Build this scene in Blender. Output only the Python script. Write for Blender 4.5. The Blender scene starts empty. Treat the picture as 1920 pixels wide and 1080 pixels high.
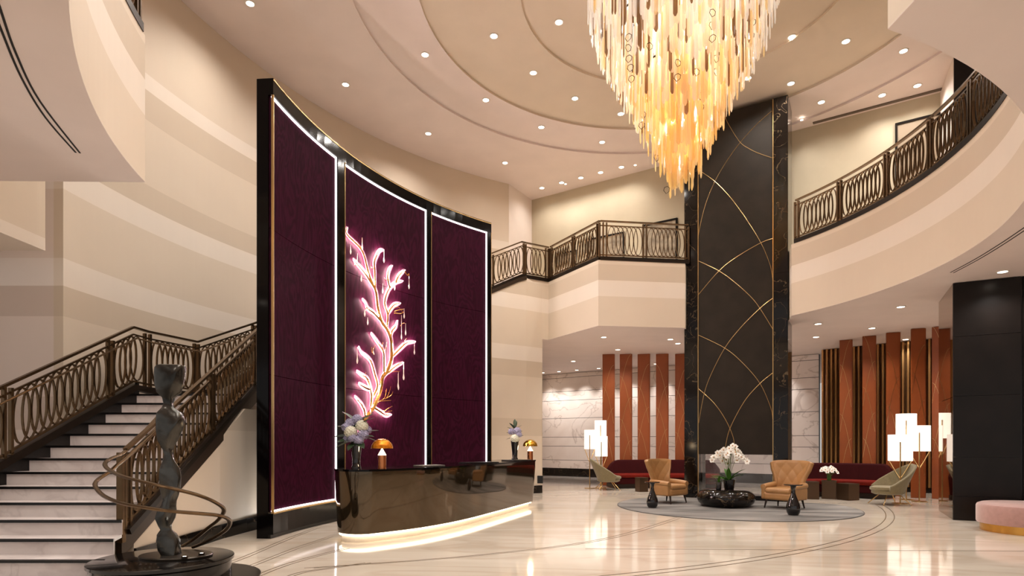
import bpy, math, random
from mathutils import Vector, Matrix
random.seed(7)
sc = bpy.context.scene
COL = sc.collection
PI = math.pi
R_ = math.radians

# ------------------------------------------------------------------ camera, world, exposure
EYE = 1.45            # camera height (m)
FPX = 1120.0          # focal length in pixels of the 1920 px wide frame
HOR = 830.0           # row of the horizon
cd = bpy.data.cameras.new('camera'); cam = bpy.data.objects.new('camera', cd); COL.objects.link(cam)
cam.location = (0, 0, EYE); cam.rotation_euler = (PI/2, 0, 0)
cd.sensor_width = 36; cd.lens = 36*FPX/1920; cd.shift_y = (HOR-540)/1920
cd.clip_start = 0.05; cd.clip_end = 200
sc.camera = cam
w = bpy.data.worlds.new('world'); sc.world = w; w.use_nodes = True
w.node_tree.nodes['Background'].inputs[0].default_value = (1.0, 0.95, 0.91, 1)
w.node_tree.nodes['Background'].inputs[1].default_value = 0.7
sc.view_settings.view_transform = 'Standard'; sc.view_settings.look = 'None'
sc.view_settings.gamma = 1; sc.view_settings.use_curve_mapping = False
sc.view_settings.exposure = -0.32
HIGH_W = 285.0        # watts of a downlight in the tall ceiling
LOW_W = 230.0          # watts of a downlight in the lounge ceiling
LAMPCOL = (1.0, 0.945, 0.885)

# ------------------------------------------------------------------ helpers
def at(px, py, d):                    # a point seen at (px, py), d metres into the room
    return Vector(((px-960)*d/FPX, d, EYE+(HOR-py)*d/FPX))
def atz(px, py, z):                   # a point seen at (px, py) at height z
    return at(px, py, (z-EYE)*FPX/(HOR-py))
def lin(c):
    return tuple(((v/255)/12.92 if v/255 <= .04045 else ((v/255+.055)/1.055)**2.4) for v in c)

class MB:
    def __init__(s): s.v = []; s.f = []
    def add(s, vs, fs):
        o = len(s.v); s.v += [tuple(p) for p in vs]; s.f += [tuple(i+o for i in f) for f in fs]; return s
    def box(s, c, d, rz=0):
        x, y, z = d[0]/2, d[1]/2, d[2]/2; ca, sa = math.cos(rz), math.sin(rz)
        vs = []
        for k in (-z, z):
            for i, j in ((-x, -y), (x, -y), (x, y), (-x, y)):
                vs.append((c[0]+i*ca-j*sa, c[1]+i*sa+j*ca, c[2]+k))
        return s.add(vs, [(3,2,1,0), (4,5,6,7), (0,1,5,4), (1,2,6,5), (2,3,7,6), (3,0,4,7)])
    def prism(s, poly, z0, z1):
        n = len(poly)
        a = sum(poly[i][0]*poly[(i+1) % n][1]-poly[(i+1) % n][0]*poly[i][1] for i in range(n))
        if a < 0: poly = poly[::-1]
        vs = [(p[0], p[1], z0) for p in poly]+[(p[0], p[1], z1) for p in poly]
        return s.add(vs, [tuple(range(n-1, -1, -1)), tuple(range(n, 2*n))]+[(i, (i+1) % n, n+(i+1) % n, n+i) for i in range(n)])
    def loft(s, rings, cap=True, close=True):
        n = len(rings[0]); vs = [p for r in rings for p in r]; fs = []
        for i in range(len(rings)-1):
            for j in range(n if close else n-1):
                k = (j+1) % n; fs.append((i*n+j, i*n+k, (i+1)*n+k, (i+1)*n+j))
        if cap: fs += [tuple(range(n-1, -1, -1)), tuple(range((len(rings)-1)*n, len(rings)*n))]
        return s.add(vs, fs)
    def lathe(s, prof, n=24, c=(0, 0, 0), sx=1, sy=1, cap=True):
        if prof[0] == prof[-1]: cap = False
        return s.loft([[(c[0]+r*sx*math.cos(2*PI*j/n), c[1]+r*sy*math.sin(2*PI*j/n), c[2]+z) for j in range(n)] for r, z in prof], cap)
    def sweep(s, path, wd, ht, up=Vector((0, 0, 1)), n=4):
        P = [Vector(p) for p in path]; rings = []
        for i, p in enumerate(P):
            t = (P[min(i+1, len(P)-1)]-P[max(i-1, 0)]).normalized()
            sd = t.cross(up); sd = sd.normalized() if sd.length > 1e-5 else Vector((1, 0, 0))
            u = sd.cross(t).normalized()
            if n == 4: q = [(-1, -1), (1, -1), (1, 1), (-1, 1)]
            else: q = [(1.0*math.cos(2*PI*k/n), math.sin(2*PI*k/n)) for k in range(n)]
            rings.append([p+sd*(a*wd/2)+u*(b*ht/2) for a, b in q])
        return s.loft(rings)
    def tube(s, path, rad, n=8):
        P = [Vector(p) for p in path]; rings = []; ref = None
        for i, p in enumerate(P):
            t = (P[min(i+1, len(P)-1)]-P[max(i-1, 0)]).normalized()
            if ref is None: ref = Vector((0, 0, 1)) if abs(t.z) < .9 else Vector((1, 0, 0))
            sd = t.cross(ref).normalized(); u = sd.cross(t).normalized(); ref = u
            r = rad[i] if isinstance(rad, (list, tuple)) else rad
            rings.append([p+sd*(r*math.cos(2*PI*k/n))+u*(r*math.sin(2*PI*k/n)) for k in range(n)])
        return s.loft(rings)
    def sphere(s, c, r, nu=12, nv=8, sq=(1, 1, 1)):
        rings = []
        for i in range(nv+1):
            a = -PI/2+PI*i/nv; a = max(-PI/2+.02, min(PI/2-.02, a))
            rings.append([(c[0]+r*sq[0]*math.cos(a)*math.cos(2*PI*j/nu), c[1]+r*sq[1]*math.cos(a)*math.sin(2*PI*j/nu), c[2]+r*sq[2]*math.sin(a)) for j in range(nu)])
        return s.loft(rings)
    def grid(s, fn, nu, nv):
        vs = [fn(i/nu, j/nv) for j in range(nv+1) for i in range(nu+1)]
        return s.add(vs, [(j*(nu+1)+i, j*(nu+1)+i+1, (j+1)*(nu+1)+i+1, (j+1)*(nu+1)+i) for j in range(nv) for i in range(nu)])
    def mesh(s, name, mat, smooth=False):
        me = bpy.data.meshes.new(name); me.from_pydata(s.v, [], s.f); me.update()
        me.materials.append(mat)
        if smooth:
            me.polygons.foreach_set('use_smooth', [True]*len(me.polygons))
            try: me.set_sharp_from_angle(angle=R_(40))
            except Exception: pass
        return me
    def build(s, name, mat, parent=None, smooth=False, bevel=0, solid=0, subsurf=0, loc=None, rz=0):
        o = bpy.data.objects.new(name, s.mesh(name, mat, smooth)); COL.objects.link(o)
        if parent is not None: o.parent = parent
        if loc is not None: o.location = loc
        if rz: o.rotation_euler = (0, 0, rz)
        if solid: m = o.modifiers.new('solid', 'SOLIDIFY'); m.thickness = solid; m.offset = 0
        if bevel: m = o.modifiers.new('bevel', 'BEVEL'); m.width = bevel; m.segments = 3; m.limit_method = 'ANGLE'
        if subsurf: m = o.modifiers.new('sub', 'SUBSURF'); m.levels = subsurf; m.render_levels = subsurf
        return o

def inst(name, me, parent=None, loc=(0, 0, 0), rot=(0, 0, 0), scale=(1, 1, 1)):
    o = bpy.data.objects.new(name, me); COL.objects.link(o)
    if parent is not None: o.parent = parent
    o.location = loc; o.rotation_euler = rot; o.scale = scale
    return o
def tag(o, label=None, cat=None, group=None, kind=None):
    if label: o['label'] = label
    if cat: o['category'] = cat
    if group: o['group'] = group
    if kind: o['kind'] = kind
    return o
def thing(name, label, cat, loc=(0, 0, 0), rz=0, group=None, kind=None):
    o = bpy.data.objects.new(name, None); COL.objects.link(o); o.location = loc; o.rotation_euler = (0, 0, rz)
    o.empty_display_size = .1
    return tag(o, label, cat, group, kind)
def copy_tree(o, parent=None):
    c = o.copy(); COL.objects.link(c)
    if parent is not None: c.parent = parent
    for ch in o.children: copy_tree(ch, c)
    return c
def arc(c, r, a0, a1, n):
    return [(c[0]+r*math.cos(R_(a0+(a1-a0)*i/n)), c[1]+r*math.sin(R_(a0+(a1-a0)*i/n))) for i in range(n+1)]
def curved(pts, n=6):                 # Catmull-Rom through points
    P = [Vector(p) for p in pts]; out = []
    for i in range(len(P)-1):
        a, b, c, d = P[max(i-1, 0)], P[i], P[i+1], P[min(i+2, len(P)-1)]
        for k in range(n):
            t = k/n
            out.append(.5*((2*b)+(c-a)*t+(2*a-5*b+4*c-d)*t*t+(3*b-a-3*c+d)*t**3))
    out.append(P[-1]); return out

# ------------------------------------------------------------------ materials
M = {}
def nodes(name):
    m = bpy.data.materials.new(name); m.use_nodes = True; M[name] = m
    nt = m.node_tree; return m, nt, nt.nodes['Principled BSDF'], nt.nodes, nt.links
def plain(name, c, rough=.5, metal=0, emit=None, es=0, noise=0, nscale=8, bump=0, bscale=200, coat=0, trans=0, ior=1.45, sheen=0, alpha=1, spec=None, stretch=(1, 1, 1)):
    m, nt, b, N, L = nodes(name); c = lin(c)
    b.inputs['Base Color'].default_value = (*c, 1); b.inputs['Roughness'].default_value = rough
    b.inputs['Metallic'].default_value = metal; b.inputs['IOR'].default_value = ior
    if coat: b.inputs['Coat Weight'].default_value = coat; b.inputs['Coat Roughness'].default_value = .04
    if trans: b.inputs['Transmission Weight'].default_value = trans
    if sheen: b.inputs['Sheen Weight'].default_value = sheen
    if spec is not None: b.inputs['Specular IOR Level'].default_value = spec
    if alpha < 1: b.inputs['Alpha'].default_value = alpha
    if emit: b.inputs['Emission Color'].default_value = (*lin(emit), 1); b.inputs['Emission Strength'].default_value = es
    if noise or bump:
        tc = N.new('ShaderNodeTexCoord'); mp = N.new('ShaderNodeMapping'); mp.inputs['Scale'].default_value = stretch
        L.new(tc.outputs['Object'], mp.inputs['Vector'])
    if noise:
        nz = N.new('ShaderNodeTexNoise'); nz.inputs['Scale'].default_value = nscale; nz.inputs['Detail'].default_value = 5
        L.new(mp.outputs[0], nz.inputs['Vector'])
        rp = N.new('ShaderNodeValToRGB'); rp.color_ramp.elements[0].position = .3; rp.color_ramp.elements[1].position = .7
        rp.color_ramp.elements[0].color = (*[v*(1-noise) for v in c], 1); rp.color_ramp.elements[1].color = (*[min(1, v*(1+noise)) for v in c], 1)
        L.new(nz.outputs['Fac'], rp.inputs['Fac']); L.new(rp.outputs['Color'], b.inputs['Base Color'])
    if bump:
        nb = N.new('ShaderNodeTexNoise'); nb.inputs['Scale'].default_value = bscale; L.new(mp.outputs[0], nb.inputs['Vector'])
        bp = N.new('ShaderNodeBump'); bp.inputs['Strength'].default_value = bump; bp.inputs['Distance'].default_value = .01
        L.new(nb.outputs['Fac'], bp.inputs['Height']); L.new(bp.outputs['Normal'], b.inputs['Normal'])
    return m
def marble(name, c0, c1, vein, scale=.5, rough=.1, vw=.03, stretch=(1, 1, 1), coat=0, vmix=.7, spec=.5, rot=0):
    m, nt, b, N, L = nodes(name)
    g = N.new('ShaderNodeNewGeometry'); mp = N.new('ShaderNodeMapping'); mp.inputs['Scale'].default_value = stretch; mp.inputs['Rotation'].default_value = (0, 0, rot)
    L.new(g.outputs['Position'], mp.inputs['Vector'])
    n1 = N.new('ShaderNodeTexNoise'); n1.inputs['Scale'].default_value = scale; n1.inputs['Detail'].default_value = 8; n1.inputs['Distortion'].default_value = 1.2
    L.new(mp.outputs[0], n1.inputs['Vector'])
    r1 = N.new('ShaderNodeValToRGB'); r1.color_ramp.elements[0].position = .3; r1.color_ramp.elements[1].position = .7
    r1.color_ramp.elements[0].color = (*lin(c0), 1); r1.color_ramp.elements[1].color = (*lin(c1), 1); L.new(n1.outputs['Fac'], r1.inputs['Fac'])
    n2 = N.new('ShaderNodeTexNoise'); n2.inputs['Scale'].default_value = scale*1.3; n2.inputs['Detail'].default_value = 5; n2.inputs['Distortion'].default_value = .8
    mp2 = N.new('ShaderNodeMapping'); mp2.inputs['Location'].default_value = (13, 5, 3); L.new(mp.outputs[0], mp2.inputs['Vector']); L.new(mp2.outputs[0], n2.inputs['Vector'])
    sb = N.new('ShaderNodeMath'); sb.operation = 'SUBTRACT'; sb.inputs[1].default_value = .5; L.new(n2.outputs['Fac'], sb.inputs[0])
    ab = N.new('ShaderNodeMath'); ab.operation = 'ABSOLUTE'; L.new(sb.outputs[0], ab.inputs[0])
    mr = N.new('ShaderNodeMapRange'); mr.inputs[1].default_value = 0; mr.inputs[2].default_value = vw; mr.inputs[3].default_value = vmix; mr.inputs[4].default_value = 0
    L.new(ab.outputs[0], mr.inputs[0])
    mx = N.new('ShaderNodeMix'); mx.data_type = 'RGBA'; L.new(mr.outputs[0], mx.inputs[0]); L.new(r1.outputs[0], mx.inputs[6]); mx.inputs[7].default_value = (*lin(vein), 1)
    L.new(mx.outputs[2], b.inputs['Base Color']); b.inputs['Roughness'].default_value = rough; b.inputs['Specular IOR Level'].default_value = spec
    if coat: b.inputs['Coat Weight'].default_value = coat; b.inputs['Coat Roughness'].default_value = .03
    return m
def bands(name, tones):
    # wall covering hung in horizontal bands of three tones; heights in metres
    m, nt, b, N, L = nodes(name)
    g = N.new('ShaderNodeNewGeometry'); sp = N.new('ShaderNodeSeparateXYZ'); L.new(g.outputs['Position'], sp.inputs[0])
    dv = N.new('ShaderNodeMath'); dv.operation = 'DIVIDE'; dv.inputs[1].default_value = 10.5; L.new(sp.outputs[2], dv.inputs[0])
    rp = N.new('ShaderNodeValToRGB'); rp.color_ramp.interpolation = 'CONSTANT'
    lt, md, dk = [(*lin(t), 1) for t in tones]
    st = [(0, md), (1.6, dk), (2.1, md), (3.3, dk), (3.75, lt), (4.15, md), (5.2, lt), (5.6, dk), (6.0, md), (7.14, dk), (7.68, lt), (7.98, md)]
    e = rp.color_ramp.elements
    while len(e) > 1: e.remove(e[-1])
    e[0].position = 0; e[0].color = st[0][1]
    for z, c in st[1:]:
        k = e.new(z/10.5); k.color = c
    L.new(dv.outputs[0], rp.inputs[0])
    nz = N.new('ShaderNodeTexNoise'); nz.inputs['Scale'].default_value = 1.3; nz.inputs['Detail'].default_value = 4; L.new(g.outputs['Position'], nz.inputs['Vector'])
    mr = N.new('ShaderNodeMapRange'); mr.inputs[3].default_value = .95; mr.inputs[4].default_value = 1.04; L.new(nz.outputs['Fac'], mr.inputs[0])
    mx = N.new('ShaderNodeMix'); mx.data_type = 'RGBA'; mx.blend_type = 'MULTIPLY'; mx.inputs[0].default_value = 1
    L.new(rp.outputs[0], mx.inputs[6]); L.new(mr.outputs[0], mx.inputs[7]); L.new(mx.outputs[2], b.inputs['Base Color'])
    b.inputs['Roughness'].default_value = .62; b.inputs['Specular IOR Level'].default_value = .3
    return m
def moire(name, c0, c1):
    m, nt, b, N, L = nodes(name)
    g = N.new('ShaderNodeNewGeometry'); mp = N.new('ShaderNodeMapping'); mp.inputs['Scale'].default_value = (1, 1, .32); L.new(g.outputs['Position'], mp.inputs[0])
    n1 = N.new('ShaderNodeTexNoise'); n1.inputs['Scale'].default_value = 2.2; n1.inputs['Detail'].default_value = 3; n1.inputs['Distortion'].default_value = .6; L.new(mp.outputs[0], n1.inputs['Vector'])
    mu = N.new('ShaderNodeMath'); mu.operation = 'MULTIPLY'; mu.inputs[1].default_value = 90; L.new(n1.outputs['Fac'], mu.inputs[0])
    sn = N.new('ShaderNodeMath'); sn.operation = 'SINE'; L.new(mu.outputs[0], sn.inputs[0])
    mr = N.new('ShaderNodeMapRange'); mr.inputs[1].default_value = -1; mr.inputs[2].default_value = 1; L.new(sn.outputs[0], mr.inputs[0])
    mx = N.new('ShaderNodeMix'); mx.data_type = 'RGBA'; L.new(mr.outputs[0], mx.inputs[0]); mx.inputs[6].default_value = (*lin(c0), 1); mx.inputs[7].default_value = (*lin(c1), 1)
    N.remove(b); df = N.new('ShaderNodeBsdfDiffuse'); gl = N.new('ShaderNodeBsdfGlossy'); gl.inputs['Roughness'].default_value = .5; ms = N.new('ShaderNodeMixShader'); ms.inputs[0].default_value = .011
    L.new(mx.outputs[2], df.inputs[0]); L.new(df.outputs[0], ms.inputs[1]); L.new(gl.outputs[0], ms.inputs[2]); L.new(ms.outputs[0], N['Material Output'].inputs[0])
    return m
def glow(name, c, s):
    m = bpy.data.materials.new(name); m.use_nodes = True; nt = m.node_tree; nt.nodes.clear()
    e = nt.nodes.new('ShaderNodeEmission'); e.inputs[0].default_value = (*lin(c), 1); e.inputs[1].default_value = s
    o = nt.nodes.new('ShaderNodeOutputMaterial'); nt.links.new(e.outputs[0], o.inputs[0]); M[name] = m; return m
def crystal(name, c, tr=.35, es=.5, rough=.08):
    # hanging glass: partly clear, partly translucent, with some glow added and a sparkle on top
    m = bpy.data.materials.new(name); m.use_nodes = True; nt = m.node_tree; nt.nodes.clear(); N = nt.nodes; L = nt.links; c = (*lin(c), 1)
    o = N.new('ShaderNodeOutputMaterial'); t = N.new('ShaderNodeBsdfTransparent'); t.inputs[0].default_value = c
    tl = N.new('ShaderNodeBsdfTranslucent'); tl.inputs[0].default_value = c
    gl = N.new('ShaderNodeBsdfGlossy'); gl.inputs['Roughness'].default_value = rough
    em = N.new('ShaderNodeEmission'); em.inputs[0].default_value = c; em.inputs[1].default_value = es
    m1 = N.new('ShaderNodeMixShader'); m1.inputs[0].default_value = .22; L.new(tl.outputs[0], m1.inputs[1]); L.new(gl.outputs[0], m1.inputs[2])
    m2 = N.new('ShaderNodeMixShader'); m2.inputs[0].default_value = tr; L.new(m1.outputs[0], m2.inputs[1]); L.new(t.outputs[0], m2.inputs[2])
    ad = N.new('ShaderNodeAddShader'); L.new(m2.outputs[0], ad.inputs[0]); L.new(em.outputs[0], ad.inputs[1]); L.new(ad.outputs[0], o.inputs[0])
    M[name] = m; return m

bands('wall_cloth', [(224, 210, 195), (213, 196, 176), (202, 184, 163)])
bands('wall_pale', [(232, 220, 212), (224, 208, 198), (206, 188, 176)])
plain('ceiling_paint', (228, 213, 207), .7, noise=.03, nscale=1.5)
plain('dome_paint', (217, 201, 182), .7, noise=.03, nscale=1.5)
plain('pale_plaster', (226, 212, 202), .7, noise=.03, nscale=2)
plain('olive_plaster', (190, 177, 152), .7, noise=.04, nscale=2)
marble('floor_marble', (204, 190, 172), (226, 215, 200), (176, 152, 126), .6, .08, .05, (.4, 1.5, 1), vmix=.28, spec=.55, rot=.35)
marble('grey_marble', (172, 162, 154), (200, 190, 182), (136, 126, 120), .5, .08, .05, (1, 2, 1), vmix=.5)
plain('inlay_line', (96, 76, 56), .3)
marble('step_marble', (205, 193, 188), (226, 216, 211), (185, 172, 168), 1.2, .3, .04, vmix=.4)
plain('nosing_black', (14, 11, 10), .25)
marble('black_marble', (9, 7, 6), (24, 18, 15), (140, 118, 90), 1.6, .08, .007, vmix=.4, spec=.35)
plain('black_lacquer', (7, 5, 5), .10, spec=.22)
plain('dark_stone', (20, 15, 13), .3, noise=.25, nscale=3, spec=.3)
plain('bronze_mirror', (150, 128, 104), .03, 1)
marble('wall_marble', (224, 210, 202), (240, 230, 224), (170, 152, 142), .6, .15, .016, vmix=.5)
plain('rail_bronze', (104, 82, 58), .26, .85, noise=.15, nscale=6)
plain('rail_dark', (38, 28, 20), .35, .6)
plain('stringer_brown', (58, 44, 33), .3, .3)
plain('brass', (206, 172, 118), .28, 1)
plain('gold', (214, 160, 82), .18, 1)
moire('purple_moire', (39, 3, 20), (51, 7, 30))
plain('column_leather', (40, 33, 26), .6, noise=.2, nscale=2.5, bump=.05, bscale=60, spec=.2)
plain('desk_bronze', (88, 73, 53), .05, .85, coat=.5)
plain('fin_leather', (142, 70, 28), .42, noise=.10, nscale=2, bump=.05, bscale=80)
plain('slat_gold', (200, 156, 100), .28, .9)
plain('slat_back', (92, 66, 42), .15, .8)
plain('tan_leather', (162, 118, 72), .45, noise=.08, nscale=6, bump=.05, bscale=150)
plain('dark_wood', (40, 24, 16), .35)
plain('olive_fabric', (124, 112, 82), .85, noise=.10, nscale=30, sheen=.3)
plain('burgundy_velvet', (54, 7, 9), .8, noise=.1, nscale=12, spec=.15)
plain('rust_velvet', (104, 22, 12), .8, noise=.1, nscale=12, spec=.15)
plain('rug_wool', (116, 112, 108), .95, noise=.6, nscale=1.3, stretch=(.45, 2.0, 1))
plain('rug_edge', (84, 80, 78), .95)
plain('pink_velvet', (172, 132, 124), .8, noise=.08, nscale=14, sheen=.6)
plain('bronze_cube', (86, 66, 50), .3, .7)
plain('sculpture_metal', (80, 78, 74), .22, .95, noise=.6, nscale=4, bump=.4, bscale=12)
plain('podium_black', (12, 11, 11), .14, coat=.3)
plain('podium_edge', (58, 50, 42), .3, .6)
plain('vase_glass', (18, 16, 18), .05, coat=.6)
plain('clear_glass', (235, 235, 235), .03, trans=.9, ior=1.3)
plain('leaf', (70, 112, 40), .5, noise=.2, nscale=12)
plain('leaf_dark', (40, 58, 30), .5, noise=.25, nscale=12)
plain('petal_white', (242, 238, 230), .6, noise=.03, nscale=20)
plain('hydrangea_lavender', (168, 162, 188), .7, noise=.18, nscale=40)
plain('hydrangea_white', (228, 224, 204), .7, noise=.1, nscale=40)
plain('orchid_centre', (190, 130, 60), .6)
plain('stem_green', (84, 104, 50), .6)
plain('picture_frame', (26, 20, 16), .7, spec=.1)
plain('picture_mat', (150, 132, 110), .6)
plain('picture_paper', (150, 136, 116), .6, noise=.5, nscale=5)
plain('slot_black', (20, 16, 14), .6)
plain('slot_grey', (104, 90, 78), .6)
plain('plastic_black', (14, 13, 13), .3)
plain('paper_grey', (120, 112, 104), .5)
plain('trim_white', (225, 215, 205), .5)
glow('led_white', (255, 244, 244), 6.0)
plain('halo_mauve', (122, 80, 94), .7, spec=.1)  # mauve of the plates added to spread the branch halo
glow('led_tree', (255, 238, 232), 270.0)
glow('led_warm', (255, 232, 196), 7.0)
glow('lens_glow', (255, 240, 220), 14.0)
glow('bulb_glow', (255, 225, 180), 12.0)
glow('bulb_hot', (255, 232, 196), 5.0)
plain('shade_cloth', (250, 244, 234), .8, emit=(255, 244, 232), es=1.15)
plain('amber_glass', (214, 128, 34), .10, .7, emit=(240, 130, 24), es=.05, noise=.6, nscale=14)
plain('amber_metal', (206, 158, 62), .12, 1, emit=(220, 150, 40), es=.05)
plain('copper', (206, 130, 84), .18, 1)
crystal('rod_white', (255, 252, 248), .30, .12)
crystal('rod_cream', (255, 246, 230), .30, .12)
crystal('rod_amber', (253, 236, 198), .32, .10)
crystal('rod_honey', (248, 224, 170), .32, .10)
crystal('rod_smoke', (190, 164, 132), .30, 0)
crystal('drop_glass', (255, 236, 226), .35, .25)

# ------------------------------------------------------------------ plan of the place
Z1 = 4.45             # underside of the upper floor
Z2 = 6.13             # upper floor
ZC = 9.9              # tall ceiling
DOME = (3.25, 11.2)   # centre of the stepped ceiling
TIERS = [(6.3, 9.96), (5.04, 10.02), (3.1, 10.08)]
SCR = (5.02, 8.30); SR = 8.71          # screen arc
OUT = (5.71, 8.62); OR = 12.35         # outer curved wall
STC = (5.40, 8.50); SI = 9.80; SO = 11.5   # curved stair, inner and outer radius
BAL = (0.18, 10.99); BR = 7.13         # right balcony arc
LBAL = (2.85, 8.24); LBR = 7.20        # left balcony arc
def ceil_z(x, y):
    d = math.hypot(x-DOME[0], y-DOME[1]); z = ZC
    for r, zz in TIERS:
        if d < r: z = zz
    return z
def struct(o, label, cat): return tag(o, label, cat, kind='structure')

# floor
fl = struct(MB().prism([(-14, -4), (20, -4), (20, 30), (-14, 30)], -.2, 0).build('floor', M['floor_marble']), 'polished cream marble floor of the lobby', 'floor')
def inlay(path, wd=.018): MB().sweep([(p[0], p[1], .0005) for p in path], wd, .004).build('inlay_strip', M['inlay_line'], fl)
for r in (13.51, 13.37): inlay(arc((-3.91, 18.95), r, -21.5, -100, 48), .015)
for dx in (0, .11): inlay(curved([(3.5+dx, 12.05, 0), (1.47+dx, 9.12, 0), (-.41+dx, 7.73, 0), (-2.4+dx, 6.9, 0)]), .009)
inlay([(1.0, 8.16), (4.0, 8.07), (8.8, 7.92)], .008)
for k in range(6):
    for dx in (0, .07):
        x0, y0, x1, y1 = -3.42+.33*k, 7.5-.32*k, -3.36+.50*k, 10.2-1.0*k
        inlay(curved([(x0+dx-.1, y0-1.0, 0), (x0+dx, y0, 0), ((x0+x1)/2+dx-.02, (y0+y1)/2, 0), (x1+dx+.03*k, y1, 0)]), .010)
# slightly greyer floor strip along the lounge wall
MB().prism([(1.35, 26.3), (10.2, 20.1), (8.2, 19.2), (1.0, 20.2)], 0, .003).build('floor_strip', M['grey_marble'], fl)

# tall ceiling: a field with a stepped round dome
n = 96; B = (-14, 20, -4, 30)
def edge_pt(a):
    dx, dy = math.cos(a), math.sin(a); t = 1e9
    if dx > 1e-9: t = min(t, (B[1]-DOME[0])/dx)
    if dx < -1e-9: t = min(t, (B[0]-DOME[0])/dx)
    if dy > 1e-9: t = min(t, (B[3]-DOME[1])/dy)
    if dy < -1e-9: t = min(t, (B[2]-DOME[1])/dy)
    return (DOME[0]+dx*t, DOME[1]+dy*t)
angs = sorted([2*PI*i/n for i in range(n)]+[math.atan2(y-DOME[1], x-DOME[0]) % (2*PI) for x in B[:2] for y in B[2:]])
cm = MB()
ring = [[(*edge_pt(a), ZC) for a in angs]]
zz = ZC
for k, (r, z) in enumerate(TIERS):
    ring.append([(DOME[0]+r*math.cos(a), DOME[1]+r*math.sin(a), zz) for a in angs]); zz = z
    if k == 0: cm.loft([ring[0], ring[1]], cap=False)
ce = struct(cm.build('ceiling', M['ceiling_paint']), 'tall off-white ceiling of the lobby with stepped round dome', 'ceiling')
for k, (r, z) in enumerate(TIERS):
    zp = ZC if k == 0 else TIERS[k-1][1]
    rin = TIERS[k+1][0] if k < 2 else .01
    t = MB().loft([[(DOME[0]+q*math.cos(a), DOME[1]+q*math.sin(a), h) for a in angs] for q, h in ((r, zp), (r+.02, zp+.012), (r+.02, z), (rin, z))], cap=False)
    t.build('ceiling_tier', M['ceiling_paint'] if k == 0 else M['dome_paint'], ce)

# outer curved wall with the flat piece left of the stair and the return at its far end
def strip_wall(path, z0, z1, mat, name, label, th=.2):
    m_ = MB(); P = [Vector((p[0], p[1], 0)) for p in path]; rings = []
    for i, p in enumerate(P):
        t = (P[min(i+1, len(P)-1)]-P[max(i-1, 0)]).normalized(); nrm = Vector((-t.y, t.x, 0))   # left of the path = back of the wall
        a = z0[i] if isinstance(z0, list) else z0; b = z1[i] if isinstance(z1, list) else z1
        q = p+nrm*th
        rings.append([(p.x, p.y, a), (p.x, p.y, b), (q.x, q.y, b), (q.x, q.y, a)])
    m_.loft(rings)
    return struct(m_.build(name, M[mat]), label, 'wall')
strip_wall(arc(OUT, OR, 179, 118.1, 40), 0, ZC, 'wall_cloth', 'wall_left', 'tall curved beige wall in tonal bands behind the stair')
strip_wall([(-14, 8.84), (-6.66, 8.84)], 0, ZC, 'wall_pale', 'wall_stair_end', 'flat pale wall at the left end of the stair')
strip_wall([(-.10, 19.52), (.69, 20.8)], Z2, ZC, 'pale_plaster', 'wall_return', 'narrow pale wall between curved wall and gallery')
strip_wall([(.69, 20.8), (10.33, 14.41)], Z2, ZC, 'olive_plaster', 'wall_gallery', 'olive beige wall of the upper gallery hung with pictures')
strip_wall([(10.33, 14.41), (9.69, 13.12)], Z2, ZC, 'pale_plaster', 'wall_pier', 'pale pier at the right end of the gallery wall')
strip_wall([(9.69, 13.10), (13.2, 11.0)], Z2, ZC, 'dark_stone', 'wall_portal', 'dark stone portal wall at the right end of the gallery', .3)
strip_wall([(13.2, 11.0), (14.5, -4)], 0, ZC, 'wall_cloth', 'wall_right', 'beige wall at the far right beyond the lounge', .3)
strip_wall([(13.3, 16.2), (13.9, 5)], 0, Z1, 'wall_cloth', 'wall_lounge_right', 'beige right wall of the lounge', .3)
# hanging bulkhead over the left of the stair
struct(MB().box((-7.6, 6.9, 6.95), (2.7, 2.2, 5.86)).build('wall_bulkhead', M['wall_cloth']), 'hanging beige bulkhead above the left side of the stair', 'wall')
# white cove slot at the top of the gallery wall
tr = MB().sweep([(7.95, 15.78, ZC-.012), (10.5, 14.09, ZC-.012)], .10, .02).build('trim_1', M['slot_grey']); struct(tr, 'dark linear slot where ceiling meets the gallery wall', 'trim')

# upper floor slab right and back, with its curved fascia
a_end = math.degrees(math.atan2(4.39-BAL[1], 2.70-BAL[0]))
edge = [(.38, 17.0), (1.06, 17.4), (2.21, 15.3), (4.52, 15.6), (4.75, 16.1), (6.9, 15.0), (6.72, 14.45)]
a0 = math.degrees(math.atan2(14.09-BAL[1], 6.58-BAL[0]))
slab = edge+arc(BAL, BR, a0, a_end, 60)+[(2.8, -4), (20, -4), (20, 30), (0, 30), (.3, 21.2), (-.3, 19.9), (-.75, 18.9)]
us = struct(MB().prism(slab, Z1, Z2).build('ceiling_lounge', M['wall_cloth']), 'beige upper floor slab with curved balcony fascia over the lounge', 'ceiling')
MB().prism([(x, y) for x, y in slab], Z1-.004, Z1-.001).build('soffit', M['ceiling_paint'], us)
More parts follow.
